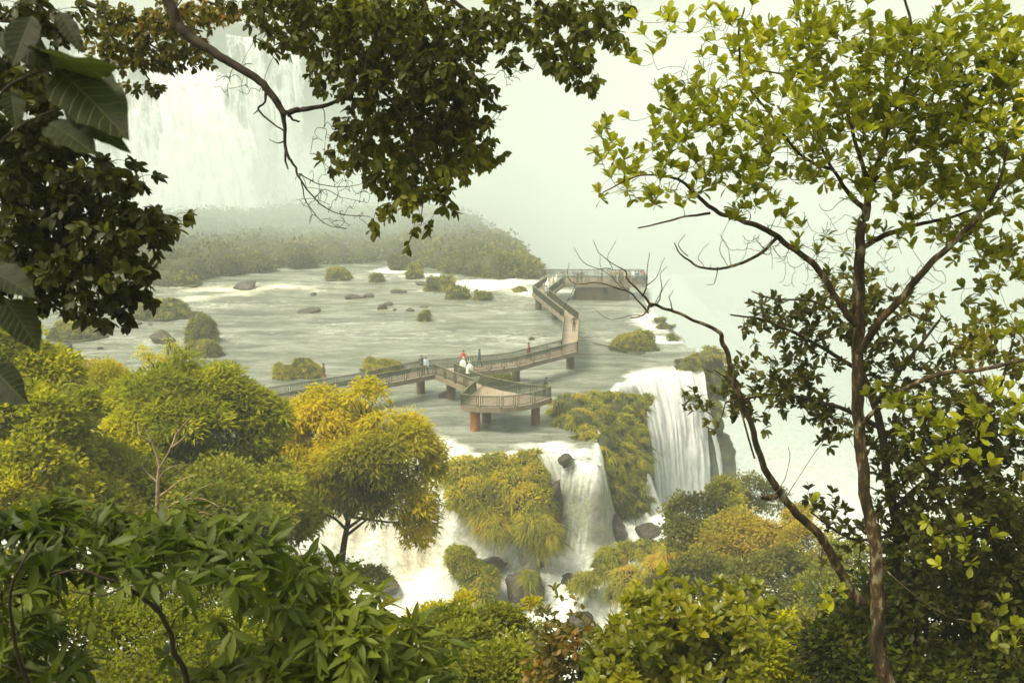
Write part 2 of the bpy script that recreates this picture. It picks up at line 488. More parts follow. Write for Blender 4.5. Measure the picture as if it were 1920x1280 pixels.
# ---- high cliff of the upper falls, with rock ledges, then the canyon's east wall
def cliff(name, x0, x1, nx, nz, yfun, ztop, zbot, seed, mat, label, disp=3.0):
    xs = np.linspace(x0, x1, nx); ts = np.linspace(0, 1, nz)
    X, T = np.meshgrid(xs, ts)
    top = ztop(X); Z = zbot + (top - zbot) * T
    Yb = yfun(X) + (T * 5.0) + disp * fbm(X*0.06, Z*0.05, seed=seed) + 0.9 * fbm(X*0.25, Z*0.5, seed=seed+4)
    ledge = np.floor(T * 4 + 0.4*fbm(X*0.05, T*2, seed=seed+8)) / 4 * 6
    Yb = Yb + ledge
    V = np.stack([X, Yb, Z], -1)
    back = V[-1].copy(); back[:, 1] += 60; back[:, 2] += 1
    V = np.concatenate([V, back[None]], 0)
    ii = np.arange(V.shape[0]*nx).reshape(V.shape[0], nx)
    Q = np.stack([ii[:-1, :-1], ii[:-1, 1:], ii[1:, 1:], ii[1:, :-1]], -1).reshape(-1, 4)
    return tag(link(name, mesh_np(name, V.reshape(-1, 3), Q, mat, smooth=False)), label, None, None, "structure")
ycl = lambda X: 262 + 0.0016*(np.maximum(0, X+75))**2 * 6 + 0*X
cliff("cliff", -260, -20, 160, 50, ycl, lambda X: 44 + 2*np.sin(X*0.05), -4, 41, M_MOSSROCK, "tall misty cliff behind the upper waterfall")
cliff("canyon_wall", 55, 330, 120, 30, lambda X: 250 - 0.1*(X-60), lambda X: -33 + 42*sstep(55, 150, X) + 2.5*np.sin(X*0.05) + 2*fbm(X*0.08, 0*X, seed=2), -36, 71, M_MOSSROCK, "faint far canyon wall dissolving in spray at right")

# ---- waterfalls: curtains of falling water, bulging and splitting into strands
def curtain(name, top, bot, nx, nz, mat, label, seed, bulge=1.0, strand=0.6, thick=0.0, group=None, foam=None, mist=1.6, layers=2, cat="waterfall"):
    """top, bot: matching lists of world points; the sheet is thrown forward and falls"""
    root = empty(name, tuple(bot[len(bot)//2]), label, cat, group)
    o = Vector(root.location)
    T = smooth_path(top, 8); B = smooth_path(bot, 8)
    s = np.linspace(0, 1, nx)
    def samp(A):
        k = np.linspace(0, 1, len(A)); return np.stack([np.interp(s, k, A[:, i]) for i in range(3)], -1)
    T, B = samp(T), samp(B)
    for ly in range(layers):
        t = np.linspace(0, 1, nz)[:, None]
        th = t ** 1.6
        X = T[None, :, 0]*(1-t**0.8) + B[None, :, 0]*t**0.8
        Y = T[None, :, 1]*(1-t**0.7) + B[None, :, 1]*t**0.7
        Z = T[None, :, 2]*(1-th) + B[None, :, 2]*th
        arc = X*0 + s[None, :]*40
        wdt = np.hypot(T[-1, 0]-T[0, 0], T[-1, 1]-T[0, 1])
        q = s[None, :]*wdt + 0*t
        st = np.abs(fbm(q*1.1/strand*0.5, Z*0.05, seed=seed+ly*5, octaves=3))
        puff = fbm(q*0.9, Z*0.35 + 0.2*q, seed=seed+90+ly, octaves=4)
        Y = Y - bulge*np.sin(np.clip(t*1.2, 0, 1)*math.pi/2)*0.6 - ly*0.35*strand - (st*strand + puff*strand*0.6*t)
        X = X + 0.15*strand*puff
        ex = foam(s[None, :] + 0*t, t + 0*s[None, :]) if foam else 0*X
        V = np.stack([X - o.x, Y - o.y, Z - o.z], -1).reshape(-1, 3)
        ii = np.arange(nx*nz).reshape(nz, nx)
        Qc = np.stack([ii[:-1, :-1], ii[1:, :-1], ii[1:, 1:], ii[:-1, 1:]], -1).reshape(-1, 4)
        fatt = ex + 0.18*st - 0.12*ly
        link("water_curtain" if ly == 0 else "spray_strands", mesh_np(name, V, Qc, mat, {"foam": fatt.ravel()}, smooth=True), root)
    return root
M_FALL_FAR = m_fall("falling_water_far", 0.50, (0.22, 0.22, 0.035), 1.0)
M_FALL_BIG = m_fall("falling_water", 0.78, (1.0, 1.0, 0.10), 1.0)
M_FALL_SM = m_fall("falling_water_thin", 0.88, (2.4, 2.4, 0.20), 1.0, (0.93, 0.94, 0.90))

def up(px, py, Y): return at_y(px, py, Y)
far_foam = lambda s, t: 0.18*np.sin(s*9) + 0.20*sstep(0.5, 1.0, t)
curtain("waterfall", [up(140,-60,258), up(200,20,258), up(260,60,258), up(310,90,257), up(365,110,257), up(400,120,257)],
        [up(170,400,251), up(230,405,250), up(320,406,247), up(400,408,244), up(470,406,242), up(530,400,242)], 200, 90, M_FALL_FAR,
        "broad white upper waterfall plunging behind the wooded island", 3, 8.0, 1.1,
        foam=lambda s, t: -0.12 + 0.36*sstep(0.35, 0.6, s) + 0.04*np.sin(s*26) + 0.22*t*t - (0.55 + 0.3*np.sin(t*17))*sstep(0.80, 1.0, s), layers=2)
curtain("waterfall", [up(410,60,268), up(460,70,268), up(520,70,269), up(590,80,271)],
        [up(440,398,262), up(490,398,260), up(550,396,262), up(610,396,264)], 120, 80, M_FALL_FAR,
        "paler misty waterfall just right of the broad upper one", 13, 3.0, 0.9,
        foam=lambda s, t: -0.02 + 0.14*t + 0.05*np.sin(s*20) - 0.5*sstep(0.8, 1.0, s) - 0.4*sstep(0.15, 0, s), layers=1)
big_top = [on_z(1181, 716), on_z(1205, 704), on_z(1240, 698), on_z(1275, 694), on_z(1312, 688)]
for p in big_top: p.z = 0.12
curtain("waterfall", big_top, [up(1236,985,91), up(1255,988,90.5), up(1275,985,90.5), up(1300,975,91), up(1326,960,92)], 90, 110, M_FALL_BIG,
        "tall white waterfall between the grassy bluff and the dark wet cliff", 23, 1.8, 0.55, foam=lambda s, t: 0.30 - 0.25*sstep(0.55, 0.85, s)*sstep(0.15, 0.4, t) + 0.1*t, layers=2)
sm_top = [on_z(1004, 852), on_z(1030, 850), on_z(1060, 856), on_z(1092, 862), on_z(1126, 872)]
for p in sm_top: p.z = 0.10
curtain("waterfall", sm_top, [hit_low(1046, 1000), hit_low(1066, 998), hit_low(1092, 996), hit_low(1118, 986), hit_low(1142, 978)], 90, 80, M_FALL_SM,
        "short waterfall streaked with green moss between two grassy mounds", 33, 0.7, 0.30, foam=lambda s, t: 0.30 - 0.20*sstep(0.3, 0.6, s)*sstep(0.0, 0.2, t) + 0.25*sstep(0.6, 1, t), layers=2)
edge_top = [on_z(1196, 560), on_z(1215, 590), on_z(1240, 606), on_z(1262, 628)]
for p in edge_top: p.x += 0.6; p.z = 0.1
curtain("waterfall", edge_top, [Vector((p.x+5, p.y+1, -32)) for p in edge_top], 60, 50, M_FALL_BIG,
        "white water sliding over the shelf edge below the far viewing platform", 43, 0.5, 0.5, foam=lambda s, t: 0.3 + 0*s, layers=1)
ex_top = [Vector((17.2, 92, -1)), Vector((18.5, 98, -1)), Vector((18.5, 104, -0.8))]
curtain("waterfall", ex_top, [Vector((22.5, 88, -32)), Vector((24.5, 96, -32)), Vector((25, 104, -32))], 60, 60, M_FALL_BIG,
        "veil of water behind the dark wet cliff at the canyon edge", 53, 1.5, 0.6, foam=lambda s, t: 0.15 + 0*s, layers=1)
small_t = [hit_low(820,1066)+Vector((0,0.4,0.9)), hit_low(845,1068)+Vector((0,0.4,1.0)), hit_low(872,1076)+Vector((0,0.4,0.8))]
curtain("waterfall", small_t, [hit_low(815,1118), hit_low(842,1122), hit_low(872,1120)], 40, 30, M_FALL_SM,
        "little cascade over black stone beside the leafy rock in the lower rapids", 63, 0.3, 0.15, foam=lambda s, t: 0.05 + 0*s, layers=1)

# ---- haze: even air over the whole scene, and thicker spray hanging over the falls
def vol_mat(name, dens, col, aniso=0.0):
    m, nt, out = new_mat(name)
    v = nt.nodes.new("ShaderNodeVolumePrincipled")
    v.inputs["Color"].default_value = (*col, 1); v.inputs["Density"].default_value = dens; v.inputs["Anisotropy"].default_value = aniso
    nt.links.new(v.outputs[0], out.inputs["Volume"])
    return m
HZ = (0.85, 0.93, 0.94)
b = MB(); b.prism([(-905, -305), (905, -305), (905, 1205), (-905, 1205)], -41, 62)
tag(b.build("haze", vol_mat("haze", 0.00115, HZ)), "thin pale haze filling the gorge", None, None, "stuff")
def soft_vol(name, dens, rad, noise_s, seed):
    """spray thins out smoothly from its middle to nothing at its skin"""
    m, nt, out = new_mat(name); L = nt.links
    v = nt.nodes.new("ShaderNodeVolumePrincipled"); v.inputs["Color"].default_value = (*HZ, 1)
    c = coords(nt, (1/rad[0], 1/rad[1], 1/rad[2]))
    ln = ND(nt, "ShaderNodeVectorMath", operation='LENGTH'); L.new(c, ln.inputs[0])
    mr = ND(nt, "ShaderNodeMapRange"); mr.interpolation_type = 'SMOOTHSTEP'
    mr.inputs[1].default_value = 1.0; mr.inputs[2].default_value = 0.15; mr.inputs[3].default_value = 0.0; mr.inputs[4].default_value = dens
    nz = noise_tex(nt, noise_s, 2, 0.5, c)
    L.new(ln.outputs["Value"], mr.inputs[0])
    mu = ND(nt, "ShaderNodeMath", operation='MULTIPLY'); L.new(mr.outputs[0], mu.inputs[0])
    m2 = ND(nt, "ShaderNodeMapRange"); m2.inputs[1].default_value = 0.3; m2.inputs[2].default_value = 0.7; m2.inputs[3].default_value = 0.4; m2.inputs[4].default_value = 1.6
    L.new(nz.outputs[0], m2.inputs[0]); L.new(m2.outputs[0], mu.inputs[1])
    L.new(mu.outputs[0], v.inputs["Density"]); L.new(v.outputs[0], out.inputs["Volume"])
    return m
def puff(cx, cy, cz, rx, ry, rz, dens, label, seed):
    V, Q = None, None
    nu, nv = 28, 14
    th = np.linspace(0, 2*np.pi, nu, endpoint=False); ph = np.linspace(0.01, np.pi-0.01, nv)
    P, T = np.meshgrid(ph, th, indexing='ij')
    V = np.stack([np.sin(P)*np.cos(T)*rx, np.sin(P)*np.sin(T)*ry, np.cos(P)*rz], -1).reshape(-1, 3)
    ii = np.arange(nu*nv).reshape(nv, nu)
    Q = np.stack([ii[:-1], ii[1:], np.roll(ii[1:], -1, 1), np.roll(ii[:-1], -1, 1)], -1).reshape(-1, 4)
    o = link("spray_mist", mesh_np("spray_mist", V, Q, soft_vol("spray_mist", dens, (rx, ry, rz), 1.6, seed)), None, (cx, cy, cz))
    return tag(o, label, None, None, "stuff")
puff(-60, 250, 6, 230, 118, 75, 0.0080, "pale spray veiling the upper falls and the wooded island", 1)
puff(60, 190, -5, 75, 120, 80, 0.021, "bright spray rising out of the canyon right of the shelf", 2)
puff(-32, 236, 4, 36, 20, 16, 0.045, "dense white spray at the foot of the upper waterfall", 3)
puff(19.5, 88, -16, 11, 9, 13, 0.035, "spray at the foot of the tall waterfall", 4)
puff(-38, 186, 5, 90, 48, 24, 0.014, "pale mist lying over the wooded island", 6)
# =================================================================== BOARDWALK
DECK, RAIL = 2.3, 0.98
M_CONC = simple_mat("weathered_concrete", [(0.3, (0.15, 0.125, 0.085)), (0.7, (0.27, 0.215, 0.15))], 1.2, 0.85, 0.4, 0.03)
M_PIER = simple_mat("rust_stained_pier", [(0.35, (0.075, 0.055, 0.032)), (0.52, (0.17, 0.10, 0.05)), (0.68, (0.48, 0.17, 0.05))], 0.55, 0.8, 0.5, 0.03)
M_PIERD = simple_mat("damp_concrete_pier", [(0.35, (0.07, 0.06, 0.035)), (0.7, (0.15, 0.11, 0.065))], 0.8, 0.8, 0.5, 0.03)
M_DECK = simple_mat("wet_walkway_boards", [(0.3, (0.27, 0.20, 0.14)), (0.7, (0.40, 0.32, 0.24))], 0.8, 0.35, 0.2, 0.01, spec=0.5)
M_RAIL = simple_mat("green_painted_steel", [(0.3, (0.035, 0.045, 0.022)), (0.7, (0.065, 0.075, 0.035))], 3, 0.55, 0.1, 0.005)
M_RAILTOP = simple_mat("worn_top_rail", [(0.3, (0.12, 0.11, 0.06)), (0.7, (0.24, 0.21, 0.13))], 3, 0.45, 0.1, 0.005)
far_px = [(40,746),(300,738),(497,727),(670,700),(780,677),(834,672),(926,664),(958,660),(992,652),(1053,637),(1059,582),(999,535),(1026,518)]
near_px = [(40,760),(300,751),(512,740),(697,703),(760,692),(815,682),(917,675),(972,668),(1001,660),(1083,640),(1086,586),(1027,541),(1057,518)]
rz = DECK + RAIL
FARP = [on_z(x, y, rz) for x, y in far_px]; NEARP = [on_z(x, y, rz) for x, y in near_px]
for L_ in (FARP, NEARP):
    for p in L_: p.z = DECK
walk = empty("boardwalk", (on_z(815, 700, DECK).x, on_z(815, 700, DECK).y, 0), "long zigzag boardwalk on concrete piers with green wire railings over the river", "boardwalk")
WO = Vector(walk.location)

def deck_piece(L_, R_, name="deck_slab"):
    """slab between matching edge points, boards laid across on top"""
    pts = [(p.x, p.y) for p in L_] + [(p.x, p.y) for p in reversed(R_)]
    # slab and edge beams
    m = MB()
    n = len(L_)
    for i in range(n-1):
        q = [L_[i], L_[i+1], R_[i+1], R_[i]]
        m.prism([(p.x, p.y) for p in q][::-1], DECK-0.34, DECK-0.045)
    m.build(name, M_CONC, walk, WO)
    m = MB()
    for i in range(n-1):
        for P_ in (L_, R_):
            m.bar(P_[i] - Vector((0,0,0.22)), P_[i+1] - Vector((0,0,0.22)), 0.16, 0.40)
    m.build("edge_beam", M_CONC, walk, WO)
NB = 0
def boards(L_, R_, step=0.62):
    """separate deck boards across the walkway"""
    global NB
    for i in range(len(L_)-1):
        a0, a1, b0, b1 = L_[i], L_[i+1], R_[i], R_[i+1]
        ln = ((a0-a1).length + (b0-b1).length)/2
        k = max(1, int(ln/step))
        for j in range(k):
            t0, t1 = (j+0.03)/k, (j+0.97)/k
            m = MB()
            q = [a0.lerp(a1, t0), a0.lerp(a1, t1), b0.lerp(b1, t1), b0.lerp(b1, t0)]
            dz = random.uniform(-0.004, 0.006)
            m.prism([(p.x, p.y) for p in q][::-1], DECK-0.04+dz, DECK+dz)
            m.build("deck_board", M_DECK, walk, WO); NB += 1
deck_piece(FARP, NEARP)
boards(FARP, NEARP, 1.1)

def rail_panel(a, b, h=RAIL, mesh=0.085):
    """one framed panel of wire between two posts"""
    m = MB(); a = Vector(a); b = Vector(b); d = b - a; L_ = d.length; u = d.normalized()
    g = min(0.09, L_*0.05)
    p0, p1 = a + u*g, b - u*g
    z = Vector((0, 0, 1))
    for p in (p0, p1): m.bar(p - z*0.02, p + z*(h-0.03), 0.075, 0.075)
    for q in (p0 + u*0.17, p1 - u*0.17): m.bar(q + z*0.13, q + z*(h-0.10), 0.045, 0.045)
    m.bar(p0 + z*0.12, p1 + z*0.12, 0.05, 0.05)
    m.bar(p0 + z*(h-0.09), p1 + z*(h-0.09), 0.05, 0.05)
    o = m.build("railing_panel", M_RAIL, walk, WO)
    w = MB(); k = max(2, int((L_-0.4)/mesh))
    for i in range(k+1):
        q = p0.lerp(p1, 0.10 + 0.80*i/k); w.bar(q + z*0.13, q + z*(h-0.10), 0.020, 0.020)
    for i in range(1, 9):
        zz = 0.12 + (h-0.22)*i/9; w.bar(p0 + z*zz, p1 + z*zz, 0.016, 0.016)
    wo = w.build("wire_mesh", M_RAIL, o); wo.location = (0, 0, 0)
    me = wo.data
    me.transform(Matrix.Translation(-WO))
def railing(P_, h=RAIL, step=2.0, top=M_RAILTOP):
    for i in range(len(P_)-1):
        a, b = P_[i], P_[i+1]; L_ = (b-a).length; k = max(1, round(L_/step))
        for j in range(k): rail_panel(a.lerp(b, j/k), a.lerp(b, (j+1)/k), h)
        t = MB(); t.bar(a + Vector((0,0,h)), b + Vector((0,0,h)), 0.07, 0.05); t.build("top_rail", top, walk, WO)
def px_deck(pts, z=rz):
    out = []
    for x, y in pts:
        p = on_z(x, y, z); p.z = DECK; out.append(p)
    return out
railing(FARP)
railing(NEARP[:6])
B_ = px_deck([(851,680)])[0]
railing([B_] + NEARP[6:])
# spur down to the curved viewing platform
sp_l = px_deck([(815,682),(853,698),(893,712)])
sp_r = px_deck([(851,680),(878,692),(905,703)])
deck_piece(sp_l, sp_r); boards(sp_l, sp_r, 1.1)
front = px_deck([(893,712),(864,738),(899,742),(938,742.5),(968,740.5),(1000,735),(1034,724)])
back = px_deck([(905,703),(938,711),(970,717),(1000,721),(1034,724)])
pl = MB()
outline = [(p.x, p.y) for p in front] + [(p.x, p.y) for p in reversed(back[:-1])]
pl.prism(outline, DECK-0.34, DECK-0.045); pl.build("deck_slab", M_CONC, walk, WO)
pl = MB()
for i in range(1, len(front)-1): pl.bar(front[i]-Vector((0,0,0.22)), front[i+1]-Vector((0,0,0.22)), 0.16, 0.40)
pl.build("edge_beam", M_CONC, walk, WO)
# boards of the platform: strips between back and front
fx = sorted(set(np.linspace(outline and min(p[0] for p in outline)+0.05, max(p[0] for p in outline)-0.05, 12)))
def ycross(x):
    ys = []
    n = len(outline)
    for i in range(n):
        (x0, y0), (x1, y1) = outline[i], outline[(i+1) % n]
        if (x0 > x) != (x1 > x): ys.append(y0 + (y1-y0)*(x-x0)/(x1-x0))
    return (min(ys), max(ys)) if len(ys) >= 2 else (0, 0)
for i in range(len(fx)-1):
    xa, xb = fx[i]+0.012, fx[i+1]-0.012
    ya, yb = ycross(xa), ycross(xb)
    if ya == (0, 0) or yb == (0, 0): continue
    m = MB(); m.prism([(xa, ya[0]+.02), (xb, yb[0]+.02), (xb, yb[1]-.02), (xa, ya[1]-.02)], DECK-0.04, DECK+0.002)
    m.build("deck_board", M_DECK, walk, WO)
railing(sp_l); railing(sp_r); railing(front, step=2.1); railing(back)

def pier(p, r, mat, z0=-1.5, z1=DECK-0.34, ry=None):
    root_me = MB(); n = 16; ry = ry or r
    pts = [(p.x + r*math.cos(2*math.pi*i/n), p.y + ry*math.sin(2*math.pi*i/n)) for i in range(n)]
    root_me.prism(pts, z0, z1-0.001)
    o = root_me.build("pier", mat, walk, WO)
    c = MB(); c.prism([(p.x-r*1.35, p.y-ry*1.1), (p.x+r*1.35, p.y-ry*1.1), (p.x+r*1.35, p.y+ry*1.1), (p.x-r*1.35, p.y+ry*1.1)], z1-0.25, z1-0.003)
    cc = c.build("pier_cap", M_PIERD, o, WO)
for (x, y, r, mt) in [(891,806,.43,M_PIER),(1004,794,.37,M_PIER),(789,737,.40,M_PIERD),(846,746,.42,M_PIERD),(967,714,.40,M_PIERD),(1069,690,.42,M_PIERD),
                      (1041,599,.42,M_PIERD),(1010,580,.45,M_PIERD),(912,790,.40,M_PIERD),(600,765,.4,M_PIERD),(400,790,.4,M_PIERD),(200,800,.4,M_PIERD)]:
    pier(on_z(x, y), r, mt)
# far viewing platform on its wide concrete base
fp = [on_z(1057, 533, DECK), on_z(1212, 533, DECK)]
x0, x1, yf = fp[0].x, fp[1].x, fp[0].y
m = MB(); m.prism([(x0-3.0, yf-0.1), (x1, yf), (x1, yf+5), (x0-3.0, yf+5)], DECK-0.40, DECK-0.002); m.build("platform_deck", M_CONC, walk, WO)
bx0, bx1 = on_z(1080, 560).x, on_z(1178, 560).x
m = MB(); m.prism([(bx0, yf+0.5), (bx0+3.6, yf+0.5), (bx0+3.6, yf+4.5), (bx0, yf+4.5)], -1.5, DECK-0.41); m.build("platform_base", M_PIERD, walk, WO)
m = MB(); m.prism([(bx0+4.1, yf+0.5), (bx1, yf+0.5), (bx1, yf+4.5), (bx0+4.1, yf+4.5)], -1.5, DECK-0.41); m.build("platform_base", M_PIERD, walk, WO)
m = MB(); m.prism([(bx0+3.6, yf+0.7), (bx0+4.1, yf+0.7), (bx0+4.1, yf+4.4), (bx0+3.6, yf+4.4)], -1.5, DECK-1.2); m.build("platform_base", M_PIERD, walk, WO)
V3 = lambda x, y: Vector((x, y, DECK))
railing([V3(x0, yf), V3(x1, yf)], 1.15, 1.6)
railing([V3(x1, yf), V3(x1, yf+5), V3(x0-3, yf+5)], 1.15, 1.6)
# =================================================================== VEGETATION TOOLS
def unit(a): return a / (np.linalg.norm(a, axis=-1, keepdims=True) + 1e-9)
def rand_dirs(n): return unit(RNG.normal(size=(n, 3)))
def leaf_template(kind):
    """x across, y from stalk to tip, z up; unit length"""
    if kind == "card":                                   # 2 triangles, folded along the rib
        v = np.array([(0,0,0),(0.30,0.45,0.07),(0,1,-0.06),(-0.30,0.45,0.07)]); f = [(0,1,2,3)]
        return v, [np.array([(0,1,2)]), np.array([(0,2,3)])]
    if kind == "slim":
        v = np.array([(0,0,0),(0.15,0.42,0.05),(0,1,-0.16),(-0.15,0.42,0.05)])
        return v, [np.array([(0,1,2)]), np.array([(0,2,3)])]
    prof = {"obovate": [(0.0,.02),(0.25,.12),(0.55,.23),(0.8,.22),(1.0,.0)],
            "oval":    [(0.0,.02),(0.2,.20),(0.5,.27),(0.78,.19),(1.0,.0)],
            "lance":   [(0.0,.01),(0.18,.10),(0.45,.15),(0.75,.10),(1.0,.0)],
            "broad":   [(0.0,.03),(0.12,.20),(0.4,.30),(0.7,.24),(0.88,.11),(1.0,.0)]}[kind]
    droop = {"obovate": 0.10, "oval": 0.14, "lance": 0.30, "broad": 0.22}[kind]
    v, q = [], []
    for i, (t, w) in enumerate(prof):
        z = -droop*t*t
        v += [(-w, t, z + 0.28*w), (0, t, z), (w, t, z + 0.28*w)]
    for i in range(len(prof)-1):
        a = 3*i
        q += [(a, a+1, a+4, a+3), (a+1, a+2, a+5, a+4)]
    return np.array(v), [np.array(q)]
def frames(dirs, nrm):
    y = unit(dirs); x = unit(np.cross(y, nrm)); z = np.cross(x, y)
    return np.stack([x, y, z], -1)                       # columns
def leaves_mesh(name, kind, pos, dirs, nrm, size, mat, tint, origin=(0, 0, 0), smooth=False):
    v, fs = leaf_template(kind)
    Mx = frames(dirs, nrm)
    n = len(pos)
    V = np.einsum('nij,kj->nki', Mx, v) * np.asarray(size)[:, None, None] + (np.asarray(pos) - np.asarray(origin))[:, None, :]
    k = len(v); off = (np.arange(n)*k)[:, None, None]
    F_ = [(f[None] + off).reshape(-1, f.shape[1]) for f in fs]
    return mesh_np(name, V.reshape(-1, 3), F_, mat, {"tint": np.repeat(np.clip(tint, 0, 1), k)}, smooth=smooth)

def blades_mesh(name, pos, out, L_, w, mat, tint, origin, droop=0.9):
    """arching grass blades: 3 segments each"""
    n = len(pos)
    side = unit(np.cross(out, rand_dirs(n)))
    ts = np.array([0, .4, .75, 1.0]); ws = np.array([1, .85, .5, 0.0])
    V = []
    for t, wt in zip(ts, ws):
        c = pos + out*(L_*t)[:, None] + np.array([0, 0, -1.0])*(L_*droop*t*t)[:, None]
        if wt > 0:
            V += [c - side*(w*wt/2)[:, None], c + side*(w*wt/2)[:, None]]
        else: V += [c]
    V = np.stack(V, 1) - np.asarray(origin)
    off = (np.arange(n)*7)[:, None]
    q = np.array([(0,1,3,2),(2,3,5,4)]); tr = np.array([(4,5,6)])
    Fq = (q[None] + off[:, :, None]).reshape(-1, 4); Ft = (tr[None] + off[:, :, None]).reshape(-1, 3)
    return mesh_np(name, V.reshape(-1, 3), [Fq, Ft], mat, {"tint": np.repeat(np.clip(tint, 0, 1), 7)})

def blob_mesh_arrays(c, r, seed, rough=0.18, nu=26, nv=15, flat=None):
    th = np.linspace(0, 2*np.pi, nu, endpoint=False); ph = np.linspace(0.02, np.pi-0.02, nv)
    P, T = np.meshgrid(ph, th, indexing='ij')
    d = np.stack([np.sin(P)*np.cos(T), np.sin(P)*np.sin(T), np.cos(P)], -1)
    n = 1 + rough*fbm(d[..., 0]*1.6+seed*3.1, d[..., 1]*1.6, d[..., 2]*1.6, seed=seed, octaves=4)
    V = d*n[..., None]*np.asarray(r) + np.asarray(c)
    ii = np.arange(nu*nv).reshape(nv, nu)
    Q = np.stack([ii[:-1], ii[1:], np.roll(ii[1:], -1, 1), np.roll(ii[:-1], -1, 1)], -1).reshape(-1, 4)
    return V.reshape(-1, 3), Q
def blobs_surface(cs, rs, n, zmin=-99, upbias=0.0):
    """points on the outer shell of a union of ellipsoids"""
    cs = np.asarray(cs); rs = np.asarray(rs)
    area = (rs[:, 0]*rs[:, 1] + rs[:, 0]*rs[:, 2] + rs[:, 1]*rs[:, 2]); area = area/area.sum()
    k = RNG.choice(len(cs), size=int(n*2.2), p=area)
    d = rand_dirs(len(k)); d[:, 2] += upbias; d = unit(d)
    p = cs[k] + d*rs[k]
    nm = unit(d/rs[k])
    keep = np.ones(len(k), bool)
    for j in range(len(cs)):
        q = np.sum(((p - cs[j])/(rs[j]*0.93))**2, 1)
        keep &= (q > 1) | (k == j)
    keep &= p[:, 2] > zmin
    p, nm, k = p[keep][:n], nm[keep][:n], k[keep][:n]
    return p, nm, k
def pxblob(px, py, Y, rx, ry, rd=None):
    """ellipsoid that stands at depth Y with radii given in photo pixels at that depth"""
    c = at_y(px, py, Y); s = Y/F
    return (c.x, c.y, c.z), (rx*s, (rd if rd is not None else (rx+ry)/2)*s, ry*s)

GRASS_ST = [(0.0, (0.040, 0.045, 0.006)), (0.3, (0.14, 0.15, 0.012)), (0.6, (0.29, 0.27, 0.018)), (0.85, (0.44, 0.36, 0.022)), (1.0, (0.46, 0.29, 0.03))]
M_GRASS = leaf_mat("river_grass", GRASS_ST, 0.6, 0.3, spec=0.2)
YG_ST = [(0.0, (0.040, 0.055, 0.004)), (0.35, (0.16, 0.18, 0.006)), (0.7, (0.31, 0.31, 0.006)), (1.0, (0.54, 0.46, 0.01))]
GOLD_ST = [(0.0, (0.050, 0.060, 0.004)), (0.3, (0.17, 0.17, 0.006)), (0.65, (0.38, 0.33, 0.006)), (1.0, (0.60, 0.46, 0.01))]
OLIVE_ST = [(0.0, (0.045, 0.050, 0.008)), (0.4, (0.15, 0.145, 0.018)), (0.8, (0.30, 0.27, 0.020)), (1.0, (0.38, 0.29, 0.025))]
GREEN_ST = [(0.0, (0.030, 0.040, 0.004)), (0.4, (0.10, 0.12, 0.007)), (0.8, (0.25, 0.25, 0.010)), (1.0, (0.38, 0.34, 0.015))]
DARK_ST = [(0.0, (0.024, 0.024, 0.005)), (0.5, (0.065, 0.068, 0.008)), (0.85, (0.15, 0.14, 0.012)), (1.0, (0.26, 0.20, 0.02))]
M_YG = leaf_mat("yellow_green_leaves", YG_ST, 0.6, 0.45, spec=0.15)
M_GOLD = leaf_mat("golden_leaves", GOLD_ST, 0.6, 0.45, spec=0.15)
M_OLIVE = leaf_mat("olive_leaves", OLIVE_ST, 0.6, 0.4, spec=0.15)
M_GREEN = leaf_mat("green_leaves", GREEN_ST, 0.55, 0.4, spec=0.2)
M_FOREST = leaf_mat("island_forest_leaves", [(0.0, (0.045, 0.05, 0.008)), (0.5, (0.135, 0.13, 0.02)), (1.0, (0.25, 0.225, 0.03))], 0.7, 0.3)
M_BARK = simple_mat("mottled_bark", [(0.36, (0.020, 0.015, 0.007)), (0.50, (0.055, 0.038, 0.018)), (0.57, (0.12, 0.065, 0.028)), (0.62, (0.24, 0.22, 0.13))], 16.0, 0.85, 0.8, 0.01, (1, 1, 0.4))
M_BARKD = simple_mat("dark_bark", [(0.35, (0.016, 0.012, 0.007)), (0.7, (0.06, 0.042, 0.025))], 8.0, 0.85, 0.8, 0.01, (1, 1, 0.4))
M_BARKP = simple_mat("pale_dead_bark", [(0.35, (0.20, 0.13, 0.07)), (0.7, (0.42, 0.32, 0.20))], 8.0, 0.85, 0.5, 0.01)

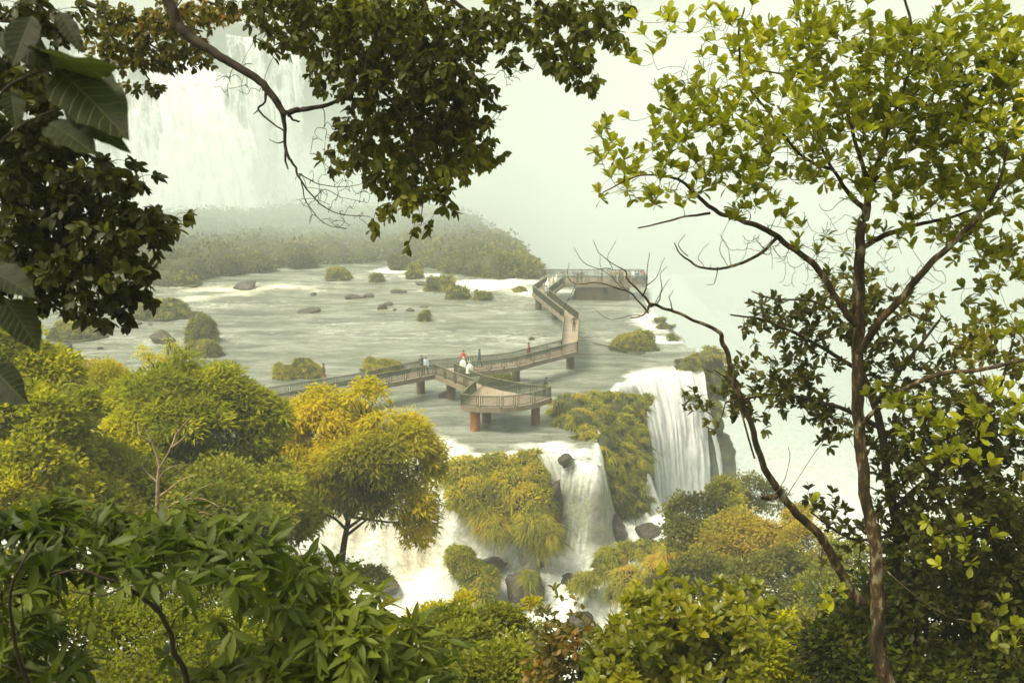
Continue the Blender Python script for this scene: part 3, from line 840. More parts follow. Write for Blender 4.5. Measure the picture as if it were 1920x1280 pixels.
def mound(name, label, cat, blobs, n_blades, L_=0.55, tint=0.5, group=None, zmin=-99, rockmat=None, seed=1, upbias=0.15, leafy=0, spread=0.28, rough=0.16, leafmat=None, w=0.045, shrink=0.93, grassfrac=None, skirt=0):
    cs = [b[0] for b in blobs]; rs = [tuple(max(r - 0.38*L_, r*0.5) for r in b[1]) for b in blobs]
    base = (np.mean([c[0] for c in cs]), np.mean([c[1] for c in cs]), min(c[2] - r[2]*0.6 for c, r in zip(cs, rs)))
    root = empty(name, base, label, cat, group)
    V, Q, off = [], [], 0
    for i, (c, r) in enumerate(zip(cs, rs)):
        v, q = blob_mesh_arrays(c, np.asarray(r)*shrink, seed+i, rough); V.append(v - np.asarray(base)); Q.append(q+off); off += len(v)
    if skirt:
        c0, r0_ = cs[0], rs[0]
        v, q = blob_mesh_arrays((c0[0], c0[1]-r0_[1]*.15, 0.0), (r0_[0]*skirt, r0_[1]*skirt, 0.28), seed+91, 0.35); V.append(v - np.asarray(base)); Q.append(q+off)
    link("earth_and_rock", mesh_np("earth_and_rock", np.concatenate(V), np.concatenate(Q), rockmat or M_SOILG, smooth=True), root)
    sel = [i for i in range(len(blobs)) if grassfrac is None or grassfrac[i] > 0]
    if n_blades:
        csg = [cs[i] for i in sel]; rsg = [rs[i] for i in sel]
        tufts = max(8, n_blades//44)
        p, nm, k = blobs_surface(csg, rsg, tufts, zmin, upbias)
        m = len(p); rep = n_blades//m + 1
        tt = np.repeat(tint + spread*fbm(p[:, 0]*0.5, p[:, 1]*0.5, p[:, 2]*0.5, seed=seed+50) + RNG.normal(0, 0.13, m), rep)
        P = np.repeat(p, rep, 0) + RNG.normal(0, 0.06, (m*rep, 3)); N = np.repeat(nm, rep, 0)
        out = unit(N*0.6 + np.array([0, 0, 0.9]) + rand_dirs(m*rep)*0.95)
        Ls = np.repeat(RNG.uniform(0.65, 1.4, m), rep)*RNG.uniform(0.65, 1.1, m*rep)*L_*1.15*np.where(RNG.uniform(0, 1, m*rep) < .08, 1.5, 1)
        g = link("grass", blades_mesh("grass", P, out, Ls, np.full(m*rep, w*1.35), M_GRASS, tt + RNG.normal(0, 0.07, m*rep), base, droop=0.8), root)
        g['kind'] = 'stuff'
    if leafy:
        p, nm, k = blobs_surface(cs, rs, leafy, zmin, upbias)
        m = len(p)
        p = p + nm*RNG.uniform(-0.1, 0.35, (m, 1))*L_
        tt = tint + spread*fbm(p[:, 0]*0.7, p[:, 1]*0.7, p[:, 2]*0.7, seed=seed+51) + RNG.normal(0, 0.1, m)
        g = link("foliage", leaves_mesh("foliage", "card", p, unit(nm + rand_dirs(m)*0.9 + np.array([0, 0, .2])), unit(nm + rand_dirs(m)*0.6), RNG.uniform(0.6, 1.3, m)*L_*0.42, leafmat or M_GRASS, tt, base), root)
        g['kind'] = 'stuff'
    return root
M_SOILG = simple_mat("grass_root_mat", [(0.3, (0.030, 0.034, 0.010)), (0.7, (0.09, 0.095, 0.025))], 2.0, 0.95, 0.9, 0.15)

def rock(label, px, py, wpx, hpx, low=False, group=None, z=None, mat=None, seed=None, depth=1.0, Y=None, name="rock", flatb=0.35):
    global _RK
    _RK += 1
    p = at_y(px, py, Y) if Y else (hit_low(px, py) if low else on_z(px, py, z or 0.0))
    s = p.y/F
    rx, rzr = wpx*s/2, hpx*s/(0.95)/2*1.25
    ry = rx*depth
    v, q = blob_mesh_arrays((0, 0, 0), (rx, ry, rzr), seed or (200+_RK), 0.45, 22, 13)
    # facets: snap radii along a few random planes
    for d in rand_dirs(9):
        d = d*np.array([1, 1, 0.8]); d /= np.linalg.norm(d)
        h = v @ d; lim = 0.72*np.percentile(h, 99)
        over = np.maximum(0, h - lim); v = v - over[:, None]*d*0.85
    v[:, 2] += rzr*flatb*0.6
    o = link(name, mesh_np(name, v, q, mat or M_ROCK, smooth=False), None, tuple(p))
    return tag(o, label, "rock", group)
_RK = 0

def crown_leaves(blobs, n, kind, size, clump=0.45, per=16, upbias=0.25, tint=0.5, spread=0.25, seed=1, jitter=0.35, shell=0.25, flat=0.5, updown=0.0):
    """leaf positions: clumps over the shell of the crown's lobes, with gaps"""
    cs = np.array([b[0] for b in blobs]); rs = np.array([b[1] for b in blobs])
    m = max(4, n//per)
    p, nm, k = blobs_surface(cs, rs, m, -99, upbias)
    g = fbm(p[:, 0]*0.9, p[:, 1]*0.9, p[:, 2]*0.9, seed=seed+7, octaves=2)
    keep = g > -0.38
    p, nm, k = p[keep], nm[keep], k[keep]; m = len(p)
    inn = RNG.uniform(-shell, 0.10, (m, 1)) + (RNG.uniform(0, 1, (m, 1)) < 0.33)*RNG.uniform(0.05, 0.36, (m, 1))
    p = p + nm*inn*rs[k].mean(1)[:, None]
    ct = tint + spread*fbm(p[:, 0]*0.35, p[:, 1]*0.35, p[:, 2]*0.35, seed=seed+9, octaves=2) + RNG.normal(0, 0.10, m)
    P = np.repeat(p, per, 0); N = np.repeat(nm, per, 0); T = np.repeat(ct, per)
    d = rand_dirs(m*per) * (RNG.uniform(0, 1, (m*per, 1))**0.5)
    cN = unit(N*0.5 + np.array([0, 0, 0.8]))
    d = d - cN*np.sum(d*cN, 1, keepdims=True)*flat
    P = P + d*clump
    D = unit(d*0.9 + N*0.35 + rand_dirs(m*per)*0.5 + np.array([0, 0, updown]))
    Nn = unit(cN + rand_dirs(m*per)*0.55)
    S = RNG.uniform(0.65, 1.2, m*per)*size
    return P, D, Nn, S, T + RNG.normal(0, 0.06, m*per)

def tree_mid(name, label, base, trunk_pts, blobs, n, kind, size, mat, r0=0.2, bark=None, group=None, seed=1, cat="tree", trunk_r=None, **kw):
    """base and trunk_pts are world points; limbs reach into every lobe of the crown"""
    root = empty(name, tuple(base), label, cat, group)
    o = np.array(base)
    bark = bark or M_BARK
    tp = smooth_path([np.array(base)] + [np.array(p) for p in trunk_pts], 5)
    tr = np.linspace(r0, r0*0.45, len(tp))
    v, q = tubes_np([(tp - o, tr)], 9)
    link("trunk", mesh_np("trunk", v, q, bark, smooth=True), root)
    for c, r in blobs:
        c = np.array(c); s = tp[int(len(tp)*RNG.uniform(0.55, 1.0)) - 1]
        mid = (s + c)/2 + RNG.normal(0, 0.15, 3)*np.linalg.norm(c - s)*0.5
        paths = [(smooth_path([s, mid, c], 5) - o, np.linspace(r0*0.42, r0*0.10, 11))]
        for j in range(9):
            d = rand_dirs(1)[0]; d[2] = abs(d[2])*0.7
            e = c + d*np.array(r)*0.92; st = (s*0.3 + c*0.7) if j % 2 else (mid*0.4+c*0.6)
            pp = smooth_path([st, (st+e)/2 + RNG.normal(0, 0.1, 3)*r[0], e], 4)
            paths.append((pp - o, np.linspace(r0*0.14, r0*0.03, len(pp))))
        v, q = tubes_np(paths, 5)
        link("branch", mesh_np("branch", v, q, bark, smooth=True), root)
    P, D, N, S, T = crown_leaves(blobs, n, kind, size, seed=seed, **kw)
    cr = link("crown", leaves_mesh("crown", kind, P, D, N, S, mat, T, o), root)
    cr['kind'] = 'stuff'
    return root

def leafy_plant(name, label, cat, root_loc, mains, blobs, n_tips, kind, leaf_len, mats, bark, per=6, tint=0.5, spread=0.25, seed=1, up=0.25,
                group=None, n_obj=300, twig_r=0.0035, spacing=0.06, curve=0.25, nup=0.9, maxlen=1.1, alongs=2, tip_dir=(0,0,0), bare=0, bare_blobs=None, obj_far=1e9, lvar=0.25):
    """mains: [(list of world points, list of radii)]. Twigs grow out from them to every leafy tip; leaves stand round the tips."""
    root = empty(name, tuple(root_loc), label, cat, group)
    o = np.array(root_loc, float)
    nodes = []; 
    for i, (pts, rad) in enumerate(mains):
        P = smooth_path(pts, 7); rr = np.interp(np.linspace(0, 1, len(P)), np.linspace(0, 1, len(rad)), rad)
        wob = np.stack([fbm(np.arange(len(P))*0.35, seed + i*7 + k + 0*P[:, 0], seed=seed+k, octaves=3) for k in range(3)], -1)
        P = P + wob*(rr*0.22 + 0.003)[:, None]
        v, q = tubes_np([(P - o, rr)], 10)
        link("trunk" if i == 0 else "branch", mesh_np("trunk" if i == 0 else "branch", v, q, bark, smooth=True), root)
        keep = slice(int(len(P)*0.25), None) if i == 0 else slice(2, None)
        nodes.append(np.c_[P[keep], rr[keep]])
    nodes = np.concatenate(nodes)
    cs = np.array([b[0] for b in blobs]); rs = np.array([b[1] for b in blobs]); wt = np.array([(b[2] if len(b) > 2 else 1.0)*b[1][0]*b[1][2] for b in blobs])
    k = RNG.choice(len(blobs), n_tips, p=wt/wt.sum())
    d = rand_dirs(n_tips)*(RNG.uniform(0, 1, (n_tips, 1))**0.42)
    tips = cs[k] + d*rs[k]
    if bare:
        cb = np.array([b[0] for b in bare_blobs]); rb = np.array([b[1] for b in bare_blobs]); kb = RNG.integers(0, len(cb), bare)
        tips = np.concatenate([tips, cb[kb] + rand_dirs(bare)*rb[kb]*(RNG.uniform(0, 1, (bare, 1))**0.4)])
    isbare = np.arange(len(tips)) >= n_tips
    dist = np.array([np.min(np.sum((nodes[:, :3] - t)**2, 1)) for t in tips])
    order = np.argsort(dist)
    NA = np.zeros((len(nodes) + len(tips)*5, 4)); NA[:len(nodes)] = nodes; cnt = len(nodes)
    paths = []; tipdir = np.zeros((len(tips), 3)); tpaths = {}
    for ti in order:
        t = tips[ti]
        dd = np.sum((NA[:cnt, :3] - t)**2, 1); j = int(np.argmin(dd)); s = NA[j, :3]; L_ = math.sqrt(dd[j])
        if L_ < 1e-4: L_ = 1e-4
        perp = RNG.normal(0, 1, 3); perp -= (t-s)*(perp @ (t-s))/(L_*L_)
        c1 = s + (t-s)*0.35 + perp*curve*L_*0.35 + np.array([0, 0, -0.10 if up >= 0 else 0.15])*L_
        c2 = s + (t-s)*0.75 + perp*curve*L_*0.30 + np.array([0, 0, -0.12 if up >= 0 else 0.10])*L_
        pp = smooth_path([s, c1, c2, t], 3)
        r1 = min(NA[j, 3]*0.8, twig_r*(1 + 1.3*L_)); r0 = twig_r*0.55
        paths.append((pp - o, np.linspace(r1, r0, len(pp))))
        tipdir[ti] = (pp[-1] - pp[-2]) / (np.linalg.norm(pp[-1] - pp[-2]) + 1e-9)
        tpaths[ti] = pp
        for q_ in (pp[3], pp[5], pp[7], pp[-1]):
            NA[cnt] = (*q_, max(r0, r1*0.7)); cnt += 1
    v, q = tubes_np(paths, 4)
    tw = link("twigs", mesh_np("twigs", v, q, bark, smooth=True), root); tw['kind'] = 'stuff'
    lt = np.where(~isbare)[0]
    # leaves
    P, D, N, T = [], [], [], []
    ct = tint + spread*fbm(tips[:, 0]*1.3, tips[:, 1]*1.3, tips[:, 2]*1.3, seed=seed+5, octaves=2) + RNG.normal(0, 0.08, len(tips))
    for ti in lt:
        pp = tpaths[ti]; td = tipdir[ti] + np.array(tip_dir); td /= np.linalg.norm(td) + 1e-9
        a0 = RNG.uniform(0, 6.28)
        ref = np.cross(td, (0.3, 0.2, 0.93)); ref /= np.linalg.norm(ref) + 1e-9; rf2 = np.cross(td, ref)
        for i in range(per):
            a = a0 + i*2.4; rad = ref*math.cos(a) + rf2*math.sin(a)
            f = i/per
            base = pp[-1] - td*leaf_len*0.35*f*alongs*RNG.uniform(0.5, 1)
            if f > 0.6 and alongs > 1.5: base = pp[-2 - int(RNG.integers(0, 4))]
            dr = td*(0.75 - 0.35*f) + rad*(0.55 + 0.4*f) + np.array([0, 0, up]) + RNG.normal(0, 0.18, 3)
            P.append(base); D.append(dr); T.append(ct[ti] + RNG.normal(0, 0.07))
            N.append(rad*(-0.35) + np.array([0, 0, nup]) + RNG.normal(0, 0.3, 3))
    P, D, N, T = np.array(P), unit(np.array(D)), unit(np.array(N)), np.array(T)
    S = leaf_len*RNG.uniform(1-lvar*1.6, 1+lvar, len(P))
    # nearest ones inside the view become leaves of their own
    y = P[:, 1]; depth = y*_c + (CAM_Z - P[:, 2])*_s
    sx = P[:, 0]/np.maximum(depth, .1)*F; sy = ((P[:, 2]-CAM_Z)*_c + y*_s)/np.maximum(depth, .1)*F
    vis = (np.abs(sx) < 950) & (np.abs(sy) < 630) & (depth > 0.3)
    score = np.where(vis, S/depth, 0)*RNG.uniform(0.75, 1.0, len(P))
    pick = np.argsort(-score)[:min(n_obj, int(vis.sum()))]
    rest = np.setdiff1d(np.arange(len(P)), pick)
    if len(rest):
        fo_ = link("foliage", leaves_mesh("foliage", kind, P[rest], D[rest], N[rest], S[rest], mats[0], T[rest], o, smooth=True), root); fo_['kind'] = 'stuff'
    if len(pick):
        v, fs = leaf_template(kind)
        bank = [mesh_np("leaf", v, fs, mats[0], {"tint": np.full(len(v), t)}, smooth=True) for t in np.linspace(0, 1, 9)]
        Mx = frames(D[pick], N[pick])
        for a, i in enumerate(pick):
            ob = bpy.data.objects.new("leaf", bank[int(np.clip(round(T[i]*8), 0, 8))])
            M4 = Matrix.Identity(4)
            s_ = S[i]
            for r_ in range(3):
                for c_ in range(3): M4[r_][c_] = Mx[a, r_, c_]*s_
                M4[r_][3] = P[i, r_] - o[r_]
            C.objects.link(ob); ob.parent = root; ob.matrix_basis = M4
    return root
# =================================================================== GRASSY BLUFFS BETWEEN THE FALLS
def PB(*a): return [pxblob(*x) for x in a]
mound("grassy_bluff", "large round grassy bluff standing left of the tall waterfall, below the curved platform", "grassy rock",
      PB((1072,770,82,46,38),(1130,800,80.5,40,36),(1100,780,81.5,40,36),(1080,802,79,42,40),(1105,835,76.5,42,42),(1135,765,85,62,36),(1185,770,87,38,34),(1212,752,88,20,17),(1125,830,79,64,50),(1170,830,81,48,60),(1158,880,77,50,58),(1128,905,73.8,30,50),(1132,842,75.2,26,44),(1140,890,74.6,32,44),(1150,925,74,32,42),(1192,870,80,30,70),(1178,930,75,40,44),(1205,948,76,25,32)),
      32000, 0.75, 0.52, seed=3, upbias=0.1, zmin=-6.5, w=0.055)
mound("grassy_bluff", "orange-tinged grassy bluff left of the short mossy waterfall", "grassy rock",
      PB((875,890,71,55,36),(935,880,72,60,32),(985,868,72,28,26),(1005,858,72.5,18,18),(890,930,69,60,38),(950,920,70,60,42),(1000,900,71,30,40),(985,950,69,45,50),(1020,950,70,22,50),(920,960,68,35,30)),
      21000, 0.62, 0.66, seed=8, upbias=0.1, zmin=-6.8, leafy=9000, leafmat=M_GOLD, w=0.05)
mound("grass_tussock", "big drooping grass tussock at the foot of the short mossy waterfall", "grass tussock",
      PB((1015,1000,67,40,30),(1000,985,67,35,28),(1035,1015,67.5,24,18)), 6000, 0.95, 0.58, seed=14, upbias=0.3, zmin=-7.4)
mound("grass_tussock", "tongue of drooping grass over black rock beside the foaming left chute", "grass tussock",
      PB((905,965,67.5,24,22),(925,985,67,28,24),(940,1000,66.5,18,16)), 4000, 0.8, 0.62, seed=15, upbias=0.3, zmin=-7.4)
mound("wet_cliff", "dark wet cliff with green moss right of the tall waterfall", "cliff",
      PB((1290,690,97,30,26),(1330,680,99,36,34),(1345,720,98,30,36),(1320,745,96,26,26),(1330,800,95,30,60),(1345,850,94,36,60),(1355,890,93,28,50),(1325,870,95,22,60),(1310,720,97,26,18)),
      9000, 0.6, 0.40, seed=20, rockmat=M_MOSSROCK, zmin=-4.5, shrink=0.97, rough=0.28)
mound("grass_patch", "flat green ledge parting the water at the top of the tall waterfall", "grassy rock",
      PB((1262,728,94,16,5),(1280,736,93.5,22,6),(1300,745,93,18,8)), 1500, 0.35, 0.35, seed=24)
for i, (px, py, rx, ry, lb) in enumerate([(1238,600,14,7,"small grassy knob on the shelf edge just under the far platform"), (1262,632,12,7,"small grassy knob at the shelf edge above the tall waterfall"),
        (1250,612,20,6,"slanting grass strip along the shelf edge with foam on both sides")]):
    p = on_z(px, py+ry*0.6)
    mound("grass_patch", lb, "grassy rock", PB((px, py, p.y, rx, ry)), 900, 0.4, 0.45, seed=26+i)

mound("moss_strip", "narrow strip of green moss splitting the short waterfall in two", "moss",
      PB((1082,880,71.6,9,16),(1092,905,71.0,8,20),(1104,935,70.7,8,24),(1112,965,70.5,7,18)), 1600, 0.28, 0.45, seed=44, rockmat=M_MOSSROCK)
# ---- islands standing in the river: (px, base py, width px, height px, tint, label)
ISL = [(135,640,86,44,.55,"rounded pale green islet at the left edge of the river"),(105,640,40,22,.35,"dark low islet touching the pale green one at left"),
 (292,600,96,40,.45,"flat green islet under the dark hanging leaves"),(371,646,58,52,.40,"tall brownish islet with a flat top in the left river"),
 (377,670,58,34,.55,"lower green islet in front of the tall brownish one"),(185,722,84,46,.92,"golden bush islet just behind the yellow-green treetops"),
 (535,712,44,28,.58,"left lobe of the twin islets behind the boardwalk"),(575,710,50,32,.48,"right lobe of the twin islets, beside the walker at left"),
 (716,702,70,26,.62,"green islet seen through the railings left of the pair of walkers"),(928,722,58,20,.28,"dark low islet between the spur and the main walkway"),
 (798,604,20,24,.38,"lone small bush standing in the open river"),(907,563,32,18,.45,"small round islet left of the far zigzag"),
 (856,562,42,28,.42,"bushy islet, right end of the sloping row"),(824,546,50,30,.40,"bushy islet in the middle of the sloping row"),
 (705,529,28,17,.45,"small round bush islet in the upper river"),(632,526,44,28,.42,"bush islet in the upper river below the wooded island"),
 (340,537,52,28,.42,"islet by the left shore of the wooded island"),(776,524,30,34,.42,"upright bush islet beside white rapids"),
 (1190,660,78,34,.52,"oval grassy islet right of the boardwalk, near the shelf edge"),(975,547,20,9,.55,"tiny grass islet in white rapids by the far zigzag"),
 (1112,561,60,26,.35,"scrubby islet behind the far zigzag corner")]
for i, (px, py, w, h, t, lb) in enumerate(ISL):
    p = on_z(px, py); s = p.y/F
    c = (p.x, p.y + w*s*0.42, h*s*0.22); r = (w*s*0.54, w*s*0.44, h*s*0.62)
    bl = [(c, r)]
    for k in range(5):
        f = RNG.uniform(-0.55, 0.55)
        bl.append(((p.x + f*w*s*0.8, p.y + w*s*RNG.uniform(.1, .6), h*s*0.2), (w*s*.22, w*s*.22, h*s*RNG.uniform(.45, .95))))
    near = p.y < 115
    nb = int((4200 if near else 1800)*min(1.6, w*h/2500 + 0.35))
    mound("grassy_islet", lb, "islet", bl, nb, 0.45 if near else 0.6, t, seed=60+i*3, upbias=0.1, zmin=0.0, leafy=nb//2, leafmat=(M_GOLD if t > .8 else M_GRASS), w=0.05 if near else 0.08, skirt=1.25)

# ---- rocks in the river and in the rapids
for (px, py, w, h, lb) in [(122,653,26,11,"flat dark stone in front of the pale green islet at left"),(188,655,16,7,"small pointed stone right of the flat one at left"),
  (310,640,44,24,"dark boulder leaning on the left side of the tall brownish islet"),(462,540,50,16,"low wedge of brown rock near the wooded island shore"),
  (585,584,54,7,"long low rock ridge awash in the middle of the river"),(588,554,12,9,"small pointed stone above the long low ridge"),
  (660,558,40,9,"flat rock cluster in the upper river"),(692,555,26,7,"flat rock touching the right end of the cluster"),(744,548,34,8,"flat rock below the upright bush"),
  (716,578,22,12,"mid-river stone, left one of the short row"),(726,572,22,8,"mid-river stone behind the left one of the short row"),(741,582,10,5,"tiny stone in the short mid-river row"),
  (770,583,18,8,"round stone at the right end of the short mid-river row"),(790,534,22,10,"dark stone beside the upright bush islet"),(796,576,16,5,"flat stone above the lone small bush"),
  (996,637,16,7,"little stone behind the walkway near the walker in dark red"),(835,742,30,12,"black rock at the foot of the pier under the spur"),
  (905,552,26,5,"low rock bar in foam left of the far zigzag"),(282,610,10,6,"small stone left of the golden treetops' sprig"),(255,608,26,6,"low flat stones below the flat green islet")]:
    rock(lb, px, py, w, h)
for (px, py, w, h, lb) in [(1150,1000,68,44,"big grey boulder at the foot of the short mossy waterfall"),(1098,1014,46,20,"low angular rock in the foam left of the big grey boulder"),
  (1014,1060,14,12,"small square rock in the middle of the rapids"),(720,1098,64,26,"flat dark rock in the left chute"),(832,1062,34,20,"black rock above the little cascade"),
  (1100,1112,50,30,"grey stone at the water's edge under the lower grassy mounds"),(1063,1094,40,30,"mossy stone by the lower right bank"),(1215,1000,60,18,"flat rock shelf at the foot of the tall waterfall"),
  (850,985,46,50,"black wet rock under the left side of the orange-tinged bluff"),(1090,1165,56,30,"brown rock behind the reddish twigs at the bottom"),(1175,960,60,26,"dark stone ledge at the bottom of the large bluff"),
  (905,1072,84,26,"flat wet slab between the leafy rock and the tussock"),(1018,1090,20,10,"little stone above the big brown boulder")]:
    rock(lb, px, py, w, h, low=True)
rock("dark stone sitting on the lip of the short mossy waterfall", 1062, 864, 32, 20, z=0.0)
rock("black wet rock wall on the left of the short mossy waterfall", 1040, 960, 40, 110, Y=70.6, depth=0.5)
rock("big brown boulder with a grass tuft and trickles of water in the lower rapids", 985, 1115, 96, 80, low=True, depth=0.8, name="boulder")
mound("grass_tuft", "spiky grass tuft on top of the big brown boulder", "grass tuft", PB((993,1082,64.2,14,12)), 1300, 0.75, 0.75, seed=99, upbias=.4)
mound("leafy_rock", "rock overgrown with leafy plants in the middle of the lower rapids", "overgrown rock",
      PB((868,1055,66,28,34),(885,1075,65.5,32,30),(915,1088,65,24,30),(850,1040,66,16,20),(905,1110,64.5,28,24)), 5000, 0.6, 0.6, seed=101, leafy=6000, leafmat=M_YG)
for i, (bl, nb, t, lb) in enumerate([
   (PB((1142,1050,66,32,26),(1125,1070,65,22,18)), 4500, .5, "round grass mound above the grey stones of the right bank"),
   (PB((1200,1030,67,38,20),(1240,1028,67,34,18),(1170,1028,67,18,14)), 5000, .5, "long flat-topped grass mound behind the round one on the right bank"),
   (PB((1180,1088,63,36,30),(1160,1110,62,26,22),(1210,1105,62,26,26)), 5000, .6, "shaggy grass mound low on the right bank"),
   (PB((1100,1088,64,30,18),(1075,1100,64,16,10)), 2500, .45, "small mossy mound on the rock at the water's edge"),
   (PB((1265,1045,60,36,30),(1230,1060,61,26,24)), 4000, .85, "golden grass mound below the hazy trees")]):
    mound("grass_mound", lb, "grass mound", bl, nb, 0.6, t, seed=110+i*5, upbias=.2, zmin=-12)

# ---- wooded island across the river
fr = [(250,545),(330,538),(420,520),(470,512),(530,508),(600,500),(680,494),(740,492),(800,505),(860,515),(930,522),(1000,528)]
tpx = [250,330,420,560,700,800,860,930,970,1005]; tpy = [395,392,400,398,402,410,416,428,462,505]
cs_, rs_ = [], []
for px in np.arange(180, 1006, 12.0):
    yb = np.interp(px, [a for a, b in fr], [b for a, b in fr]); yt = np.interp(px, tpx, tpy)
    Y0 = on_z(px, yb).y
    Y1 = Y0 + np.interp(px, [180, 860, 960, 1006], [75, 60, 25, 5])
    k = 9
    for j in range(k):
        f = (j + RNG.uniform(0, 1))/k
        Y = Y0 + 2 + (Y1-Y0)*f
        py = (yb - 10)*(1-f) + (yt+8)*f + RNG.uniform(-4, 4)
        c = at_y(px + RNG.uniform(-6, 6), py, Y)
        r = RNG.choice([1.4, 1.9, 2.5, 3.6], p=[.3, .3, .25, .15])*RNG.uniform(.9, 1.15)*np.interp(px, [900, 1006], [1, .55])
        zc = min(max(c.z - r*0.5, 0.3), 14)
        cs_.append((c.x, Y, zc)); rs_.append((r*1.15, r*1.15, r*RNG.uniform(.8, 1.15)))
cs_ = np.array(cs_); rs_ = np.array(rs_)
n = 70000
k = RNG.integers(0, len(cs_), n); d = rand_dirs(n); d[:, 2] = np.abs(d[:, 2])*1.1 - 0.25; d[:, 1] -= 0.25; d = unit(d)
P_ = cs_[k] + d*rs_[k]*RNG.uniform(0.85, 1.08, (n, 1))
tt = 0.48 + 0.28*fbm(cs_[k][:, 0]*0.09, cs_[k][:, 1]*0.09, seed=4) + RNG.normal(0, .16, len(cs_))[k] + RNG.normal(0, .05, n)
wood = link("wooded_island_forest", leaves_mesh("forest", "card", P_, unit(d + rand_dirs(n)*.7), unit(d + rand_dirs(n)*.5), RNG.uniform(.4, .85, n), M_FOREST, tt))
tag(wood, "wooded island lying across the river below the upper falls", None, None, "stuff")
V_, Q_, off = [], [], 0
for i in range(0, len(cs_)):
    v, q = blob_mesh_arrays(cs_[i] - np.array([0, 0, .2]), rs_[i]*0.86, 300+i, 0.15, 8, 6); V_.append(v); Q_.append(q+off); off += len(v)
tag(link("island_terrain", mesh_np("island_terrain", np.concatenate(V_), np.concatenate(Q_), M_SOILG, smooth=True)), "low wooded ground of the island", None, None, "structure")
for i, (px, py, w, h, lb) in enumerate([(478,512,60,34,"rounded bush at the near shore of the wooded island"),(425,518,50,36,"bush left of the rounded one at the island shore"),(560,505,56,32,"broad bush on the island shore, right of the rounded one"),
        (745,508,40,30,"bush on the island shore beside the white rapids"),(945,520,70,40,"large bush near the right tip of the wooded island")]):
    p = on_z(px, py); s = p.y/F
    mound("shore_bush", lb, "bush", [((p.x, p.y+1.5, h*s*.4), (w*s*.5, w*s*.4, h*s*.6)), ((p.x+w*s*.3, p.y+1.5, h*s*.3), (w*s*.3, w*s*.3, h*s*.4))], 0, .9, .42, seed=150+i, leafy=1800, leafmat=M_FOREST)
# drowned branch beside the oval islet
bp = [on_z(1112, 643, .15), on_z(1135, 648, .25), on_z(1160, 655, .3), on_z(1175, 660, .2)]
v, q = tubes_np([(smooth_path(bp, 4), np.linspace(.05, .14, 13))], 6)
tag(link("driftwood", mesh_np("driftwood", v, q, M_BARKD, smooth=True)), "long dead branch lying in the water left of the oval grassy islet", "driftwood")
